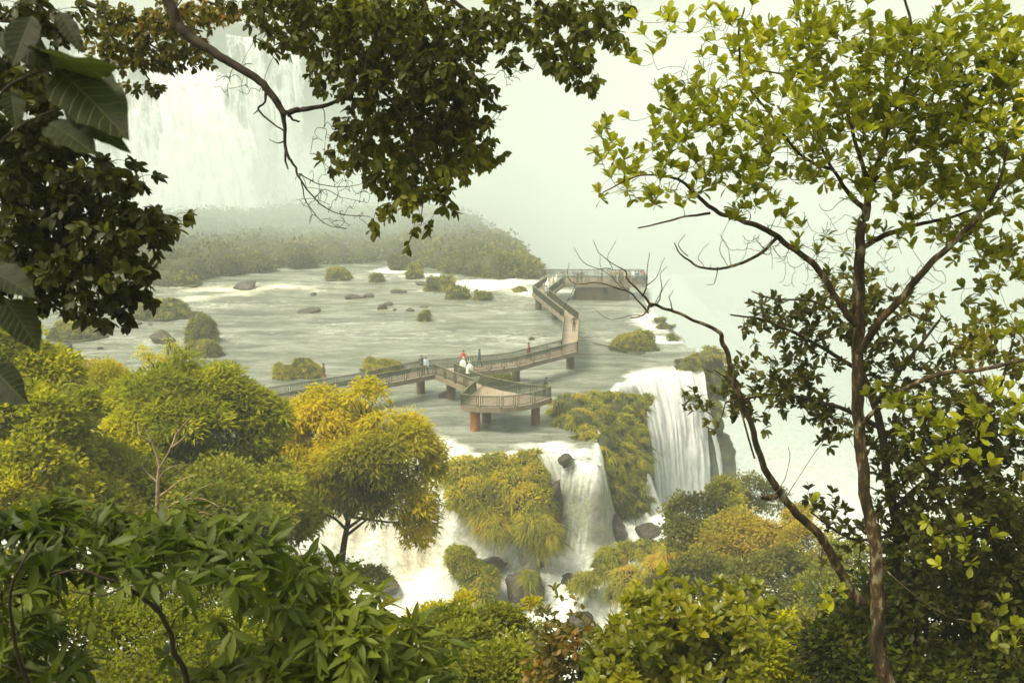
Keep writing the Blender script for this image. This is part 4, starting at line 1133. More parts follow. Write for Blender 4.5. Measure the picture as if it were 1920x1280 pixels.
# =================================================================== PEOPLE
def cloth_mat(name, col, rough=0.8):
    return simple_mat(name, [(0.3, tuple(c*0.8 for c in col)), (0.7, col)], 6, rough, 0.2, 0.01)
M_SKIN = cloth_mat("skin", (0.45, 0.26, 0.17), 0.6)
M_HAIR = cloth_mat("dark_hair", (0.03, 0.02, 0.015))
_cm = {}
def cm(col):
    if col not in _cm: _cm[col] = cloth_mat("cloth", col)
    return _cm[col]
def person(loc, face, top, bottom, label, height=1.72, pose="stand", poncho=None, hat=None, shorts=False, group=None):
    """one continuous skinned body; hair, jacket or poncho are its children"""
    H = height; k = H/1.72
    lean = 0.0; J = {}
    J['pelvis'] = (0, 0, .93); J['belly'] = (0, .01, 1.08); J['chest'] = (0, .0, 1.28); J['neck'] = (0, .01, 1.46); J['head'] = (0, .02, 1.58); J['crown'] = (0, .015, 1.68)
    sg = 0.11 if pose == "walk" else 0.03
    for s, n in ((-1, 'l'), (1, 'r')):
        st = sg*s
        J['hip'+n] = (s*.095, 0, .88); J['knee'+n] = (s*.105, st*1.0+.02, .48); J['ank'+n] = (s*.11, st*2.0-.03, .09); J['toe'+n] = (s*.12, st*2.0+.13, .035)
        J['sh'+n] = (s*.19, .0, 1.40)
        if pose == "lean":
            J['el'+n] = (s*.27, .16, 1.18); J['wr'+n] = (s*.17, .40, 1.10); J['ha'+n] = (s*.12, .47, 1.09)
        elif pose == "hold":
            J['el'+n] = (s*.25, .02, 1.13); J['wr'+n] = (s*.13, .24, 1.22); J['ha'+n] = (s*.08, .29, 1.28)
        else:
            J['el'+n] = (s*.26, -.02 - st*.6, 1.13); J['wr'+n] = (s*.27, .05 - st*1.4, .89); J['ha'+n] = (s*.27, .08 - st*1.4, .80)
    if pose == "lean":
        for q_ in ('belly','chest','neck','head','crown','shl','shr'):
            x, y, z = J[q_]; f = (z-.93); J[q_] = (x, y + f*.32, z - f*.05)
    rad = {'pelvis':(.15,.11),'belly':(.135,.10),'chest':(.165,.11),'neck':(.058,.058),'head':(.088,.10),'crown':(.062,.07)}
    for n in 'lr':
        rad.update({'hip'+n:(.095,.095),'knee'+n:(.062,.062),'ank'+n:(.043,.043),'toe'+n:(.042,.032),'sh'+n:(.062,.062),'el'+n:(.045,.045),'wr'+n:(.030,.030),'ha'+n:(.038,.028)})
    E = [('pelvis','belly'),('belly','chest'),('chest','neck'),('neck','head'),('head','crown')]
    for n in 'lr': E += [('pelvis','hip'+n),('hip'+n,'knee'+n),('knee'+n,'ank'+n),('ank'+n,'toe'+n),('chest','sh'+n),('sh'+n,'el'+n),('el'+n,'wr'+n),('wr'+n,'ha'+n)]
    keys = list(J); me = bpy.data.meshes.new("person")
    me.from_pydata([tuple(c*k for c in J[q_]) for q_ in keys], [(keys.index(a), keys.index(b)) for a, b in E], [])
    o = bpy.data.objects.new("person_skin", me); C.objects.link(o)
    md = o.modifiers.new("skin", 'SKIN'); sv = me.skin_vertices[0].data
    for i, q_ in enumerate(keys):
        sv[i].radius = (rad[q_][0]*k, rad[q_][1]*k)
    sv[0].use_root = True
    ms = o.modifiers.new("sub", 'SUBSURF'); ms.levels = 1; ms.render_levels = 1
    dg = bpy.context.evaluated_depsgraph_get(); ev = o.evaluated_get(dg)
    bm_ = bpy.data.meshes.new_from_object(ev); bm_.name = "person"
    bpy.data.objects.remove(o)
    bm_.materials.clear()
    for m_ in (M_SKIN, cm(top), cm(bottom), M_HAIR): bm_.materials.append(m_)
    for p in bm_.polygons:
        z = p.center.z/k; x = abs(p.center.x)/k
        arm = x > .20 and z > .70
        if z > 1.49 and x < .15: mi = 0
        elif arm: mi = 0 if z < (.86 if pose in ("stand","walk") else 0) or (pose in ("lean","hold") and p.center.y/k > .27) else 1
        elif z > .93: mi = 1 if not (p.center.y/k > .34) else 0
        elif z < .07: mi = 3
        elif shorts and z < .50: mi = 0
        else: mi = 2
        p.material_index = mi; p.use_smooth = True
    ob = link("person", bm_, None, tuple(loc)); ob.rotation_euler = (0, 0, face)
    tag(ob, label, "person", group)
    hx, hy, hz = J['crown']; hd = J['head']
    v, q = blob_mesh_arrays((hd[0]*k, (hd[1]-.018)*k, (hd[2]+.045)*k), (.098*k, .105*k, .088*k), 5, .05, 14, 9)
    v[:, 1] = np.where((v[:, 2] < (hd[2]+.03)*k) & (v[:, 1] > hd[1]*k), hd[1]*k - .02, v[:, 1])
    link("hair" if not hat else "hat", mesh_np("hair", v, q, cm(hat) if hat else M_HAIR, smooth=True), ob)
    v, q = blob_mesh_arrays((hd[0]*k, (hd[1]+.10)*k, (hd[2]-.0)*k), (.016*k, .022*k, .022*k), 6, .02, 8, 6)
    link("nose", mesh_np("nose", v, q, M_SKIN, smooth=True), ob)
    if poncho:
        m = MB(); n = 18
        rings = [(1.50, .07, .075), (1.44, .15, .10), (1.36, .25, .14), (1.15, .32, .20), (.90, .35, .24), (.62, .37, .27)]
        vs = []
        for (z, a, b_) in rings:
            for i in range(n):
                t = 2*math.pi*i/n; rr = 1 + (.09*math.sin(5*t) if z < 1.3 else 0)
                vs.append((a*rr*math.cos(t)*k, (b_*rr*math.sin(t) + .03)*k, z*k))
        fs = []
        for j in range(len(rings)-1):
            for i in range(n): fs.append((j*n+i, j*n+(i+1) % n, (j+1)*n+(i+1) % n, (j+1)*n+i))
        m.add(vs, fs); m.build("poncho", cm(poncho), ob, smooth=True)
        v, q = blob_mesh_arrays((0, -.012*k, 1.60*k), (.125*k, .12*k, .145*k), 9, .06, 14, 10)
        v[:, 1] = np.minimum(v[:, 1], .05*k)
        link("hood", mesh_np("hood", v, q, cm(poncho), smooth=True), ob)
    return ob
def D_(px, py): return on_z(px, py, DECK)
WH = (0.75, 0.77, 0.74)
person(D_(608,716), R(-70), (0.05,0.05,0.045), (0.40,0.10,0.07), "walker in dark shirt and reddish shorts at the left end of the visible boardwalk", shorts=True, pose="walk")
person(D_(791,700), R(200), (0.10,0.09,0.07), (0.06,0.05,0.04), "person in dark clothes walking half hidden beside the one in a pale blue shirt", pose="walk", height=1.75)
person(D_(799,703), R(160), (0.50,0.62,0.72), (0.05,0.07,0.06), "person in pale blue shirt and dark trousers on the walkway before the fork", pose="walk", height=1.74)
person(D_(869,690), R(170), (0.60,0.08,0.07), (0.30,0.12,0.08), "person in bright red shirt standing behind the two white ponchos", height=1.75)
person(D_(899,688), R(-60), (0.05,0.08,0.12), (0.07,0.07,0.06), "person in dark blue jacket on the walkway right of the red shirt", pose="walk", height=1.74)
person(D_(869,704), R(150), WH, (0.2,0.2,0.2), "person in white hooded poncho at the fork, the one farther left", poncho=WH, pose="hold")
person(D_(881,711), R(190), WH, (0.2,0.2,0.2), "person in white poncho with bare dark hair at the fork, the one farther right", poncho=WH, pose="hold", height=1.66)
person(D_(991,675), R(-90), (0.24,0.05,0.04), (0.10,0.06,0.05), "person in dark red top on the walkway right of the fork", pose="walk")
person(D_(1020,743), R(-75), (0.025,0.03,0.03), (0.05,0.04,0.035), "person in black leaning at the tip of the curved platform", pose="lean")
person(D_(1076,621), R(180), (0.10,0.07,0.05), (0.06,0.045,0.035), "lone dark figure on the straight stretch towards the camera", pose="walk", height=1.75)
fx_ = [(1020,553,(.5,.48,.35),0),(1027,548,WH,1),(1024,560,(.45,.55,.55),0),(1036,542,(.6,.58,.4),1),(1043,540,WH,1),(1054,534,(.35,.4,.38),0)]
lbs = ["person in beige on the far zigzag, lowest of the group there","white poncho figure on the far zigzag corner","person in grey-blue going down the far zigzag","person in pale yellow poncho near the far bend","white poncho figure at the far bend","person in grey where the zigzag meets the far platform"]
for (x, y, c, po), lb in zip(fx_, lbs):
    person(D_(x, y), R(random.uniform(0, 360)), c, (.15,.15,.13), lb, poncho=(c if po else None), pose="stand")
cols = [((1083,.10,.12,.09),"dark green jacket, left of the pair on the far platform"),((1090,.12,.13,.10),"olive jacket, right of the pair on the far platform"),((1146,.20,.22,.10),"olive coat at the left edge of the far crowd"),
 ((1153,.30,.25,.14),"tan coat second in the far crowd"),((1161,.45,.30,.10),"yellow-brown coat third in the far crowd"),((1167,.55,.32,.16),"orange coat in the middle of the far crowd"),((1173,.62,.40,.34),"pink top beside the orange coat in the far crowd"),
 ((1180,.10,.30,.33),"teal jacket in the far crowd"),((1187,.60,.72,.74),"pale blue poncho in the far crowd"),((1196,.08,.13,.22),"navy jacket in the far crowd"),((1206,.62,.14,.10),"red top at the right end of the far platform")]
cols += [((1150,.5,.45,.3),"cream raincoat in the back row of the far crowd, left"),((1164,.16,.16,.14),"dark grey coat in the back row of the far crowd"),((1177,.55,.5,.2),"mustard raincoat in the back row of the far crowd"),((1191,.25,.30,.33),"slate jacket in the back row of the far crowd"),((1201,.5,.5,.48),"light grey raincoat in the back row of the far crowd, right"),((1128,.2,.2,.16),"drab jacket standing alone between the pair and the far crowd")]
for i, ((x, r_, g_, b_), lb) in enumerate(cols):
    p = on_z(x, 531 - (i % 3), DECK); p.y = yf + 0.7 + 0.45*(i % 3)
    person(p, R(random.choice([150, 180, 200, 20])), (r_, g_, b_), (.08,.08,.07), "person in " + lb, height=random.uniform(1.62, 1.82), poncho=((r_, g_, b_) if r_ > .58 and g_ > .5 else None), pose=random.choice(["stand","stand","hold"]))
# =================================================================== TREES ON THE NEAR BANK
def W(px, py, Y): return np.array(at_y(px, py, Y))
tree_mid("golden_tree", "broad golden tree with a dark trunk in front of the rapids, below the boardwalk", W(640,1085,42), [W(642,1040,42), W(652,980,42), W(665,920,43)],
   PB((645,775,44,48,44),(600,755,44,34,26),(690,745,43.5,36,26),(722,800,43,54,44),(770,815,42.5,34,30),(588,800,43,58,44),(760,850,42,60,48),(690,870,41,80,50),(610,890,42,64,48),(545,880,43,56,46),(795,905,42,34,50),(745,940,41,56,44),(665,925,41,52,26),(520,935,43,44,36),(785,985,41.5,30,40),(810,865,42,22,26),(480,880,43.5,50,46),(560,940,42.5,60,46),(600,830,43,60,50)),
   56000, "slim", 0.30, M_GOLD, 0.19, M_BARKD, seed=5, tint=.60, spread=.42, clump=.42, per=26, upbias=.25, shell=.35, updown=-.35)
tree_mid("feathery_tree", "bright yellow-green feathery tree with sprigs standing up, left of the golden tree", W(350,1060,36), [W(345,980,36), W(340,880,36)],
   PB((330,705,37,40,30),(395,735,37,60,40),(300,750,36,60,42),(460,765,37,50,36),(345,800,35,80,46),(430,830,36,66,50),(250,820,35,44,50),(250,750,37,40,36),(505,790,37,34,34),(390,880,35,70,50),(300,880,34,60,50),(480,880,36,50,50)),
   60000, "slim", 0.28, M_YG, 0.2, M_BARKD, seed=25, tint=.62, spread=.42, clump=.5, per=30, upbias=.2, shell=.3, flat=.85)
tree_mid("tree_sprigs", "thin young tree with upright sprigs rising above the feathery one", W(330,760,38), [W(325,720,38)],
   PB((322,668,38,10,22),(290,680,38,16,14),(365,672,38,12,14),(312,640,38,5,20),(425,690,38,22,8),(270,662,38,10,8)),
   2600, "slim", 0.15, M_YG, 0.05, M_BARK, seed=28, tint=.7, clump=.25, per=9)
tree_mid("golden_bush", "golden bushy tree between the left yellow tree and the river", W(200,800,40), [W(200,760,40)],
   PB((195,725,40,46,34),(245,735,40,36,26),(170,760,40,26,30)), 11000, "slim", 0.19, M_GOLD, 0.1, M_BARKD, seed=29, tint=.75, clump=.4, per=16)
tree_mid("yellow_tree", "yellow-green leafy tree filling the left edge", W(60,1050,28), [W(60,960,28), W(55,860,28)],
   PB((-90,760,30,80,90),(-220,820,30,90,110),(-100,930,27,90,80),(40,690,30,60,50),(100,705,30,46,40),(15,640,30,40,40),(10,780,28,60,60),(90,790,28,60,56),(60,870,27,80,56),(130,860,28,44,56),(150,780,29,26,50),(20,930,26,60,50),(110,940,27,60,40)),
   76000, "card", 0.19, M_YG, 0.2, M_BARKD, seed=31, tint=.62, spread=.42, clump=.36, per=26, upbias=.25)
tree_mid("understorey_tree", "shaded green tree under the feathery one, behind the bare tree", W(400,1090,30), [W(400,1000,30)],
   PB((420,920,31,70,50),(500,930,32,60,56),(380,970,29,80,50),(240,930,30,70,60),(200,890,31,50,56),(480,990,30,70,40),(280,990,28,80,40),(550,960,33,40,46),(180,960,28,60,50)),
   56000, "card", 0.18, M_GREEN, 0.16, M_BARKD, seed=35, tint=.60, spread=.3, clump=.42, per=20)
# bare pale tree
root = empty("bare_tree", tuple(W(293,1040,26)), "leafless pale tree with forked branches among the green trees at left", "dead tree")
o_ = np.array(root.location)
tp = [W(293,1040,26), W(295,960,26), W(296,900,26), W(298,870,26), W(285,830,26), W(270,800,26)]
v, q = tubes_np([(smooth_path(tp, 5)-o_, np.linspace(.075, .015, 26))], 8); link("trunk", mesh_np("trunk", v, q, M_BARKP, smooth=True), root)
for pts in [[(298,880),(320,840),(330,810),(332,785)],[(320,840),(345,820),(355,800)],[(330,815),(350,790),(362,778)],[(285,830),(262,815),(258,790)],[(300,930),(340,900),(372,890)],[(296,905),(270,880),(262,862)],
            [(300,960),(340,938),(380,935),(412,950)],[(340,938),(370,918),(400,905)],[(335,1000),(345,975),(375,960),(400,965)],[(298,900),(312,880),(345,868)]]:
    pp = smooth_path([W(a, b, 26+RNG.uniform(-.6,.6)) for a, b in pts], 5)
    v, q = tubes_np([(pp-o_, np.linspace(.032, .008, len(pp)))], 6); link("branch", mesh_np("branch", v, q, M_BARKP, smooth=True), root)

# ---- right bank: hazy trees
RB = [("hazy_tree","loose olive tree at the foot of the tall waterfall",(1300,1010,56),[(1290,965,57,42,30),(1330,960,57,36,34),(1360,930,58,34,30),(1280,1000,55,30,30)],M_OLIVE,.5,.17,20000),
 ("hazy_tree","airy grey-green tree with visible twigs left of the leaning bare stem",(1420,1010,58),[(1400,915,60,40,26),(1440,935,60,36,26),(1380,945,59,30,24)],M_OLIVE,.42,.13,7000),
 ("hazy_tree","orange-brown tree in the middle of the right bank",(1380,1070,54),[(1380,1000,55,54,36),(1430,1015,54,44,34),(1340,1030,54,38,34)],M_OLIVE,.78,.15,22000),
 ("hazy_tree","dull green tree low on the right bank behind the lime bush",(1330,1130,50),[(1300,1080,50,54,38),(1360,1090,50,50,36),(1250,1110,49,40,30)],M_OLIVE,.45,.15,22000),
 ("hazy_tree","pale green tree under the orange-brown one",(1430,1140,48),[(1420,1090,48,54,40),(1470,1070,49,40,40),(1480,1120,47,46,36)],M_OLIVE,.52,.15,22000),
 ("hazy_tree","rusty-tipped tree behind the leaning bare stem",(1520,1090,52),[(1500,1020,53,44,36),(1550,1040,52,44,40),(1500,975,55,30,24)],M_OLIVE,.72,.14,18000),
 ("hazy_tree","dusky tree just left of the mottled trunk",(1560,1150,46),[(1550,1110,46,50,44),(1600,1060,48,30,50),(1560,1170,44,60,40)],M_GREEN,.55,.13,18000),
 ("hazy_tree","brownish low tree at the bottom behind the lime bush",(1500,1230,40),[(1480,1180,40,66,40),(1560,1220,38,60,50),(1400,1170,41,50,30)],M_OLIVE,.6,.13,20000)]
for i, (nm_, lb, b_, bl, mt, t, sz, n_) in enumerate(RB):
    px, py, Y = b_
    tree_mid(nm_, lb, W(px, py+30, Y), [W(px, py, Y), W(bl[0][0], bl[0][1]+10, Y)], PB(*bl), int(n_*.75), "card", sz*1.45, mt, 0.16, M_BARK, seed=200+i*7, tint=t, clump=.42, per=18, shell=.35, spread=.45)

# ---- nearer bushes along the bottom
tree_mid("dark_bush", "dark green bush at the bottom centre, left of the reddish twigs", W(900,1330,15), [W(900,1250,15)],
   PB((850,1178,16,46,30),(930,1180,16,56,32),(880,1225,15,70,46),(970,1235,15,60,46),(1010,1195,16,30,26),(940,1270,14,90,40),(840,1240,15,40,40)), 36000, "card", .105, M_GREEN, .06, M_BARKD, seed=301, tint=.52, spread=.35, clump=.22, per=14, cat="bush")
tree_mid("golden_low_bush", "small golden bush peeping above the dark one at the bottom", W(820,1200,19), [W(820,1170,19)],
   PB((825,1155,19,34,16),(790,1172,19,30,18),(868,1130,19,12,14),(1000,1135,18.5,9,9)), 5200, "card", .09, M_GOLD, .05, M_BARKD, seed=305, tint=.6, clump=.2, per=12, cat="bush")
tree_mid("undergrowth_bush", "sunlit small-leaved undergrowth seen between the big leaves at bottom left", W(300,1330,12), [W(300,1250,12)],
   PB((200,1120,13,130,60),(330,1140,13,130,60),(450,1160,13,110,60),(300,1220,11.5,200,60),(100,1200,11.5,110,80),(560,1220,12.5,110,70),(680,1250,12.5,100,50),(60,1080,14,80,50),(520,1090,15,80,40)), 60000, "card", .07, M_YG, .05, M_BARKD, seed=311, tint=.58, spread=.4, clump=.2, per=14, cat="bush")
tree_mid("lime_bush", "lime green small-leaved bush at the bottom, right of the glossy leafy one", W(1450,1330,13), [W(1450,1270,13)],
   PB((1450,1190,14,50,30),(1490,1230,13.5,50,44),(1420,1240,13,50,44),(1500,1270,13,60,30),(1400,1170,14,30,20)), 24000, "card", .085, M_YG, .05, M_BARKD, seed=315, tint=.66, spread=.3, clump=.2, per=13, cat="bush")
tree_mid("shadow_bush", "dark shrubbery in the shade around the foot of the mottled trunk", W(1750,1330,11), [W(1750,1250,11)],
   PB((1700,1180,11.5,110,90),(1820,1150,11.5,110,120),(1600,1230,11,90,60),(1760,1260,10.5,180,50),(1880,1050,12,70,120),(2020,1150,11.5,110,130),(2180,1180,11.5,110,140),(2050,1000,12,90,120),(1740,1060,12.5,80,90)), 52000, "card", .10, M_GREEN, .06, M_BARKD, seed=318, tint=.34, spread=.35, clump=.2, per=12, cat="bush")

tree_mid("bank_bush", "low olive bush round the foot of the golden tree", W(620,1110,41), [W(620,1080,41)],
   PB((585,1062,41,38,22),(640,1080,41,40,18),(700,1078,41,24,14),(545,1030,41.5,34,26)), 9000, "card", .17, M_GREEN, .06, M_BARKD, seed=330, tint=.5, clump=.35, per=14, cat="bush")
# =================================================================== FRAMING TREES NEAR THE CAMERA
THICK = 0.80
def main(pts, Y0, Y1=None):
    """pts: (px, py, radius px) along a limb running from depth Y0 to Y1"""
    Y1 = Y1 or Y0; n = len(pts); P, r = [], []
    for i, (x, y, rp) in enumerate(pts):
        Y = Y0 + (Y1-Y0)*i/max(1, n-1); P.append(W(x, y, Y)); r.append(rp*Y/F*THICK)
    return P, r
def FB(Y, rd, *a):
    """leafy regions: (px, py, rx, ry[, density]) around depth Y with depth radius rd (m)"""
    out = []
    for t in a:
        px, py, rx, ry = t[:4]; dY = RNG.uniform(-.3, .3)*rd; s = (Y+dY)/F; c = at_y(px, py, Y+dY)
        out.append(((c.x, c.y, c.z), (rx*s, rd, ry*s), t[4] if len(t) > 4 else 1.0))
    return out
FIG_ST = [(0.0, (0.045, 0.055, 0.006)), (0.35, (0.13, 0.145, 0.008)), (0.7, (0.25, 0.26, 0.012)), (0.93, (0.40, 0.37, 0.02)), (1.0, (0.55, 0.45, 0.03))]
M_FIG = leaf_mat("fig_leaves", FIG_ST, 0.45, 0.42, spec=0.3)
M_DK = leaf_mat("dark_glossy_leaves", DARK_ST, 0.5, 0.35, spec=0.2)
M_DKR = leaf_mat("dark_hanging_leaves", [(0.0, (0.028, 0.026, 0.005)), (0.5, (0.068, 0.074, 0.008)), (0.8, (0.16, 0.165, 0.010)), (1.0, (0.30, 0.20, 0.02))], 0.5, 0.42, spec=0.15)
M_RUST = leaf_mat("rusty_small_leaves", [(0.0, (0.035, 0.035, 0.010)), (0.45, (0.11, 0.105, 0.015)), (0.85, (0.24, 0.16, 0.02)), (1.0, (0.42, 0.14, 0.02))], 0.5, 0.4)
M_BIG = leaf_mat("long_green_leaves", [(0.0, (0.024, 0.034, 0.005)), (0.5, (0.075, 0.10, 0.010)), (0.9, (0.16, 0.19, 0.018)), (1.0, (0.30, 0.25, 0.02))], 0.5, 0.4, spec=0.25, tcol=1.9)

# ---- right-hand fig tree
THICK = 0.66
mains = [main([(1700,1600,26),(1672,1330,25),(1655,1250,23),(1642,1150,21),(1645,1050,20),(1628,950,18),(1614,850,18),(1606,750,18),(1609,640,17),(1613,540,16),(1612,450,14),(1624,400,12),(1632,350,9),(1652,290,7),(1668,220,5),(1660,130,3),(1672,40,2)], 6.9, 7.2),
 main([(1612,1130,17),(1570,1060,14),(1530,1000,13),(1490,960,12),(1460,920,11),(1430,870,10),(1410,800,9),(1385,740,9),(1370,690,8),(1355,640,7),(1345,622,6),(1300,600,4.5),(1250,580,4.5),(1222,572,4.5),(1205,590,2.5),(1182,596,1.5)], 6.9, 6.2),
 main([(1612,660,12),(1650,605,11),(1690,560,11),(1740,500,10),(1790,450,9),(1830,410,7),(1870,350,5),(1890,270,3)], 7.0, 6.4),
 main([(1612,468,8),(1650,445,8),(1710,425,6),(1790,405,4),(1860,380,2.5)], 7.1, 7.4),
 main([(1604,610,10),(1570,560,9),(1530,500,9),(1480,460,8),(1440,432,8),(1390,412,7),(1340,395,6),(1300,362,5),(1270,335,4),(1200,330,2.5),(1130,360,1.8)], 7.0, 6.7),
 main([(1455,448,5),(1420,480,4.5),(1370,500,4),(1320,502,3.5),(1280,480,2.5),(1265,455,1.5)], 6.9, 6.6),
 main([(1330,400,4),(1270,410,3),(1195,428,2)], 6.7, 6.6),
 main([(1626,400,8),(1600,372,7),(1572,335,5),(1540,280,4),(1500,220,3),(1480,150,2.5),(1420,130,2)], 7.1, 7.3),
 main([(1560,320,4),(1500,290,4),(1440,210,3.5),(1395,150,3),(1385,70,3),(1395,15,2)], 7.2, 7.0),
 main([(1630,350,7),(1600,250,5),(1570,160,5),(1530,110,4),(1500,40,3),(1480,-20,2)], 7.1, 7.6),
 main([(1668,240,5),(1700,150,4),(1710,60,4),(1690,-20,3)], 7.2, 7.0),
 main([(1612,800,7),(1640,770,7),(1690,735,7),(1760,702,7),(1850,690,6),(1940,670,5)], 6.9, 6.2),
 main([(1415,860,3),(1395,790,3),(1372,720,3),(1335,690,2.5)], 6.6, 6.6),
 main([(1455,930,9),(1430,935,7)], 6.7, 6.6)]
bare = [[(1215,586,3),(1190,556,2.2),(1165,542,2),(1120,530,1.8),(1080,532,1.2),(1064,515,.9),(1068,492,.7)],[(1222,574,4),(1205,552,3),(1178,525,2.4),(1172,508,2),(1145,492,1.4),(1122,472,1),(1112,450,.7)],
 [(1145,503,1.4),(1120,503,1.1),(1092,490,.9),(1076,465,.7)],[(1205,555,2.6),(1213,538,2),(1214,505,1.2),(1217,474,.8)],[(1212,536,1.6),(1232,516,1),(1247,482,.7)],
 [(1150,505,1.1),(1140,480,.9),(1155,450,.6)],[(1165,540,1.2),(1150,520,.9),(1128,505,.7),(1124,480,.6)],[(1185,552,1.2),(1170,540,1),(1160,520,.7),(1166,500,.6)],
 [(1200,590,1.4),(1175,592,1),(1145,600,.8),(1112,578,.6)],[(1232,572,2),(1240,545,1.4),(1238,515,.9),(1250,500,.6)],[(1262,585,2),(1255,560,1.2),(1262,545,.8)],[(1080,532,1),(1068,560,.8),(1050,588,.6)],
 [(1225,574,1.6),(1235,555,1.1),(1255,522,.7)],[(1370,720,1.8),(1340,700,1.2),(1322,690,.9),(1315,680,.6)],[(1290,480,1.6),(1272,460,1.1),(1285,440,.7)],[(1345,500,1.6),(1340,530,1),(1325,535,.7)],[(1320,500,1.2),(1310,480,.9),(1330,455,.6)],
 [(1365,500,1.4),(1350,470,1),(1355,450,.7)],[(1545,320,1.4),(1500,300,1),(1460,330,.7)],[(1445,940,1.2),(1470,900,1.2),(1480,860,1),(1478,838,.8)],[(1470,935,1.5),(1500,890,1.1),(1545,825,.8)]]
mains += [main(b_, 6.35, 6.2 if b_[0][0] < 1300 else 6.5) for b_ in bare]
leafy_plant("fig_tree", "tall fig tree with mottled trunk, whorled yellow-green leaves and a bare leaning stem, at right", "tree", W(1700,1600,6.9), mains,
  FB(6.9, .75, (1180,300,70,60,.7),(1150,240,40,30,.5),(1130,370,35,20,.4),(1200,130,40,40,.35),(1240,40,50,40,.45),(1250,200,50,50,.6),(1290,270,80,70),(1330,180,70,60,.9),(1360,60,90,50,.9),(1380,330,90,60,.9),(1430,230,90,70,1.1),(1470,110,90,70),(1560,60,90,60),(1500,300,90,60,1.1),
      (1580,200,90,70,1.2),(1680,120,90,80,1.2),(1690,260,90,80,1.3),(1790,80,100,80,1.2),(1800,220,100,90,1.4),(1880,150,60,120,1.3),(1760,360,100,70,1.2),(1870,340,60,90,1.3),(1850,470,70,60,1.1),(1990,150,70,120,.8),(2100,260,90,140,.6),(1990,380,60,90,.6),(1420,390,70,40,.6),(1620,350,60,50,.7),
      (1540,440,50,40,.4),(1670,440,60,30,.5),(1880,600,60,80,.8),(1200,360,50,25,.5),(1270,370,50,25,.5),(1500,470,30,25,.3))
  + FB(6.0, .4, (1780,800,90,60,.45),(1860,760,60,80,.5),(1700,790,60,40,.35),(1640,720,40,40,.2),(1850,920,60,90,.35),(1490,915,40,22,.35),(1800,1030,80,60,.2),(1560,1130,60,60,.1),(1880,1180,40,60,.3)),
  1720, "obovate", 0.080, [M_FIG], M_BARK, per=7, tint=.60, spread=.28, seed=401, up=.45, twig_r=.0032, curve=.35, nup=.8, alongs=1.0, bare=330,
  bare_blobs=[b[:2] for b in FB(6.8, .5, (1400,470,110,60),(1500,500,60,60),(1560,480,60,60),(1700,520,60,50),(1560,420,60,50),(1450,420,70,50),(1640,500,50,70),(1250,330,80,40),(1350,300,100,80),(1480,250,100,80),(1300,150,80,60),(1600,250,100,80),(1750,300,100,80))])

THICK = 0.8
# ---- dark tree behind the fig
leafy_plant("dark_leaved_tree", "darker small-leaved tree just behind the fig trunk", "tree", W(1720,1700,11), [main([(1720,1700,16),(1700,1250,14),(1680,1000,12),(1650,800,10),(1600,650,7),(1600,540,4)], 11, 11),
   main([(1650,800,7),(1560,760,5),(1450,740,4),(1360,755,2)], 11, 10.6), main([(1620,700,6),(1520,640,4),(1430,600,3),(1370,590,2)], 11, 10.8), main([(1610,640,5),(1540,570,3),(1450,560,2),(1410,545,1.5)], 11, 11),
   main([(1680,950,8),(1780,860,6),(1860,760,4),(1900,640,3)], 11, 11), main([(1690,1100,8),(1780,1020,6),(1880,960,4)], 11, 10.8), main([(1690,1000,5),(1600,1010,3),(1520,960,2)], 11, 10.4), main([(1640,760,6),(1700,680,4),(1760,600,3)], 11, 11.2)],
  FB(11, .9, (1600,530,55,35),(1560,590,80,40),(1450,590,60,32,.9),(1400,600,30,15,.5),(1500,660,80,35),(1430,700,70,30,.9),(1370,720,40,25,.6),(1310,765,30,12,.45),(1390,760,50,22,.8),(1500,740,70,40),(1560,800,50,40,.8),(1640,600,70,50,.7),(1680,700,70,60,.8),(1700,560,60,30,.35),(1780,640,60,50,.55),
      (1860,640,60,60,.8),(1800,760,90,70),(1700,850,80,80,1.1),(1820,880,100,90,1.2),(1880,800,40,80),(1720,980,80,90,1.2),(1850,1020,80,100,1.2),(1560,960,40,40,.5),(1600,1010,50,50,.5),(1530,1040,30,30,.2),(1700,1120,90,80,1.1),(1840,1160,90,90,1.2),(1980,700,70,120,.6),(2020,900,90,120,.7),(2030,1100,90,120,.7),(1620,1180,80,60,.8),(1560,1240,80,40,.7),(1760,1250,120,40,1)),
  2450, "oval", 0.104, [M_DK], M_BARKD, per=7, tint=.50, spread=.35, seed=431, up=.05, twig_r=.005, nup=1.0, curve=.2, alongs=2)

THICK = 0.64
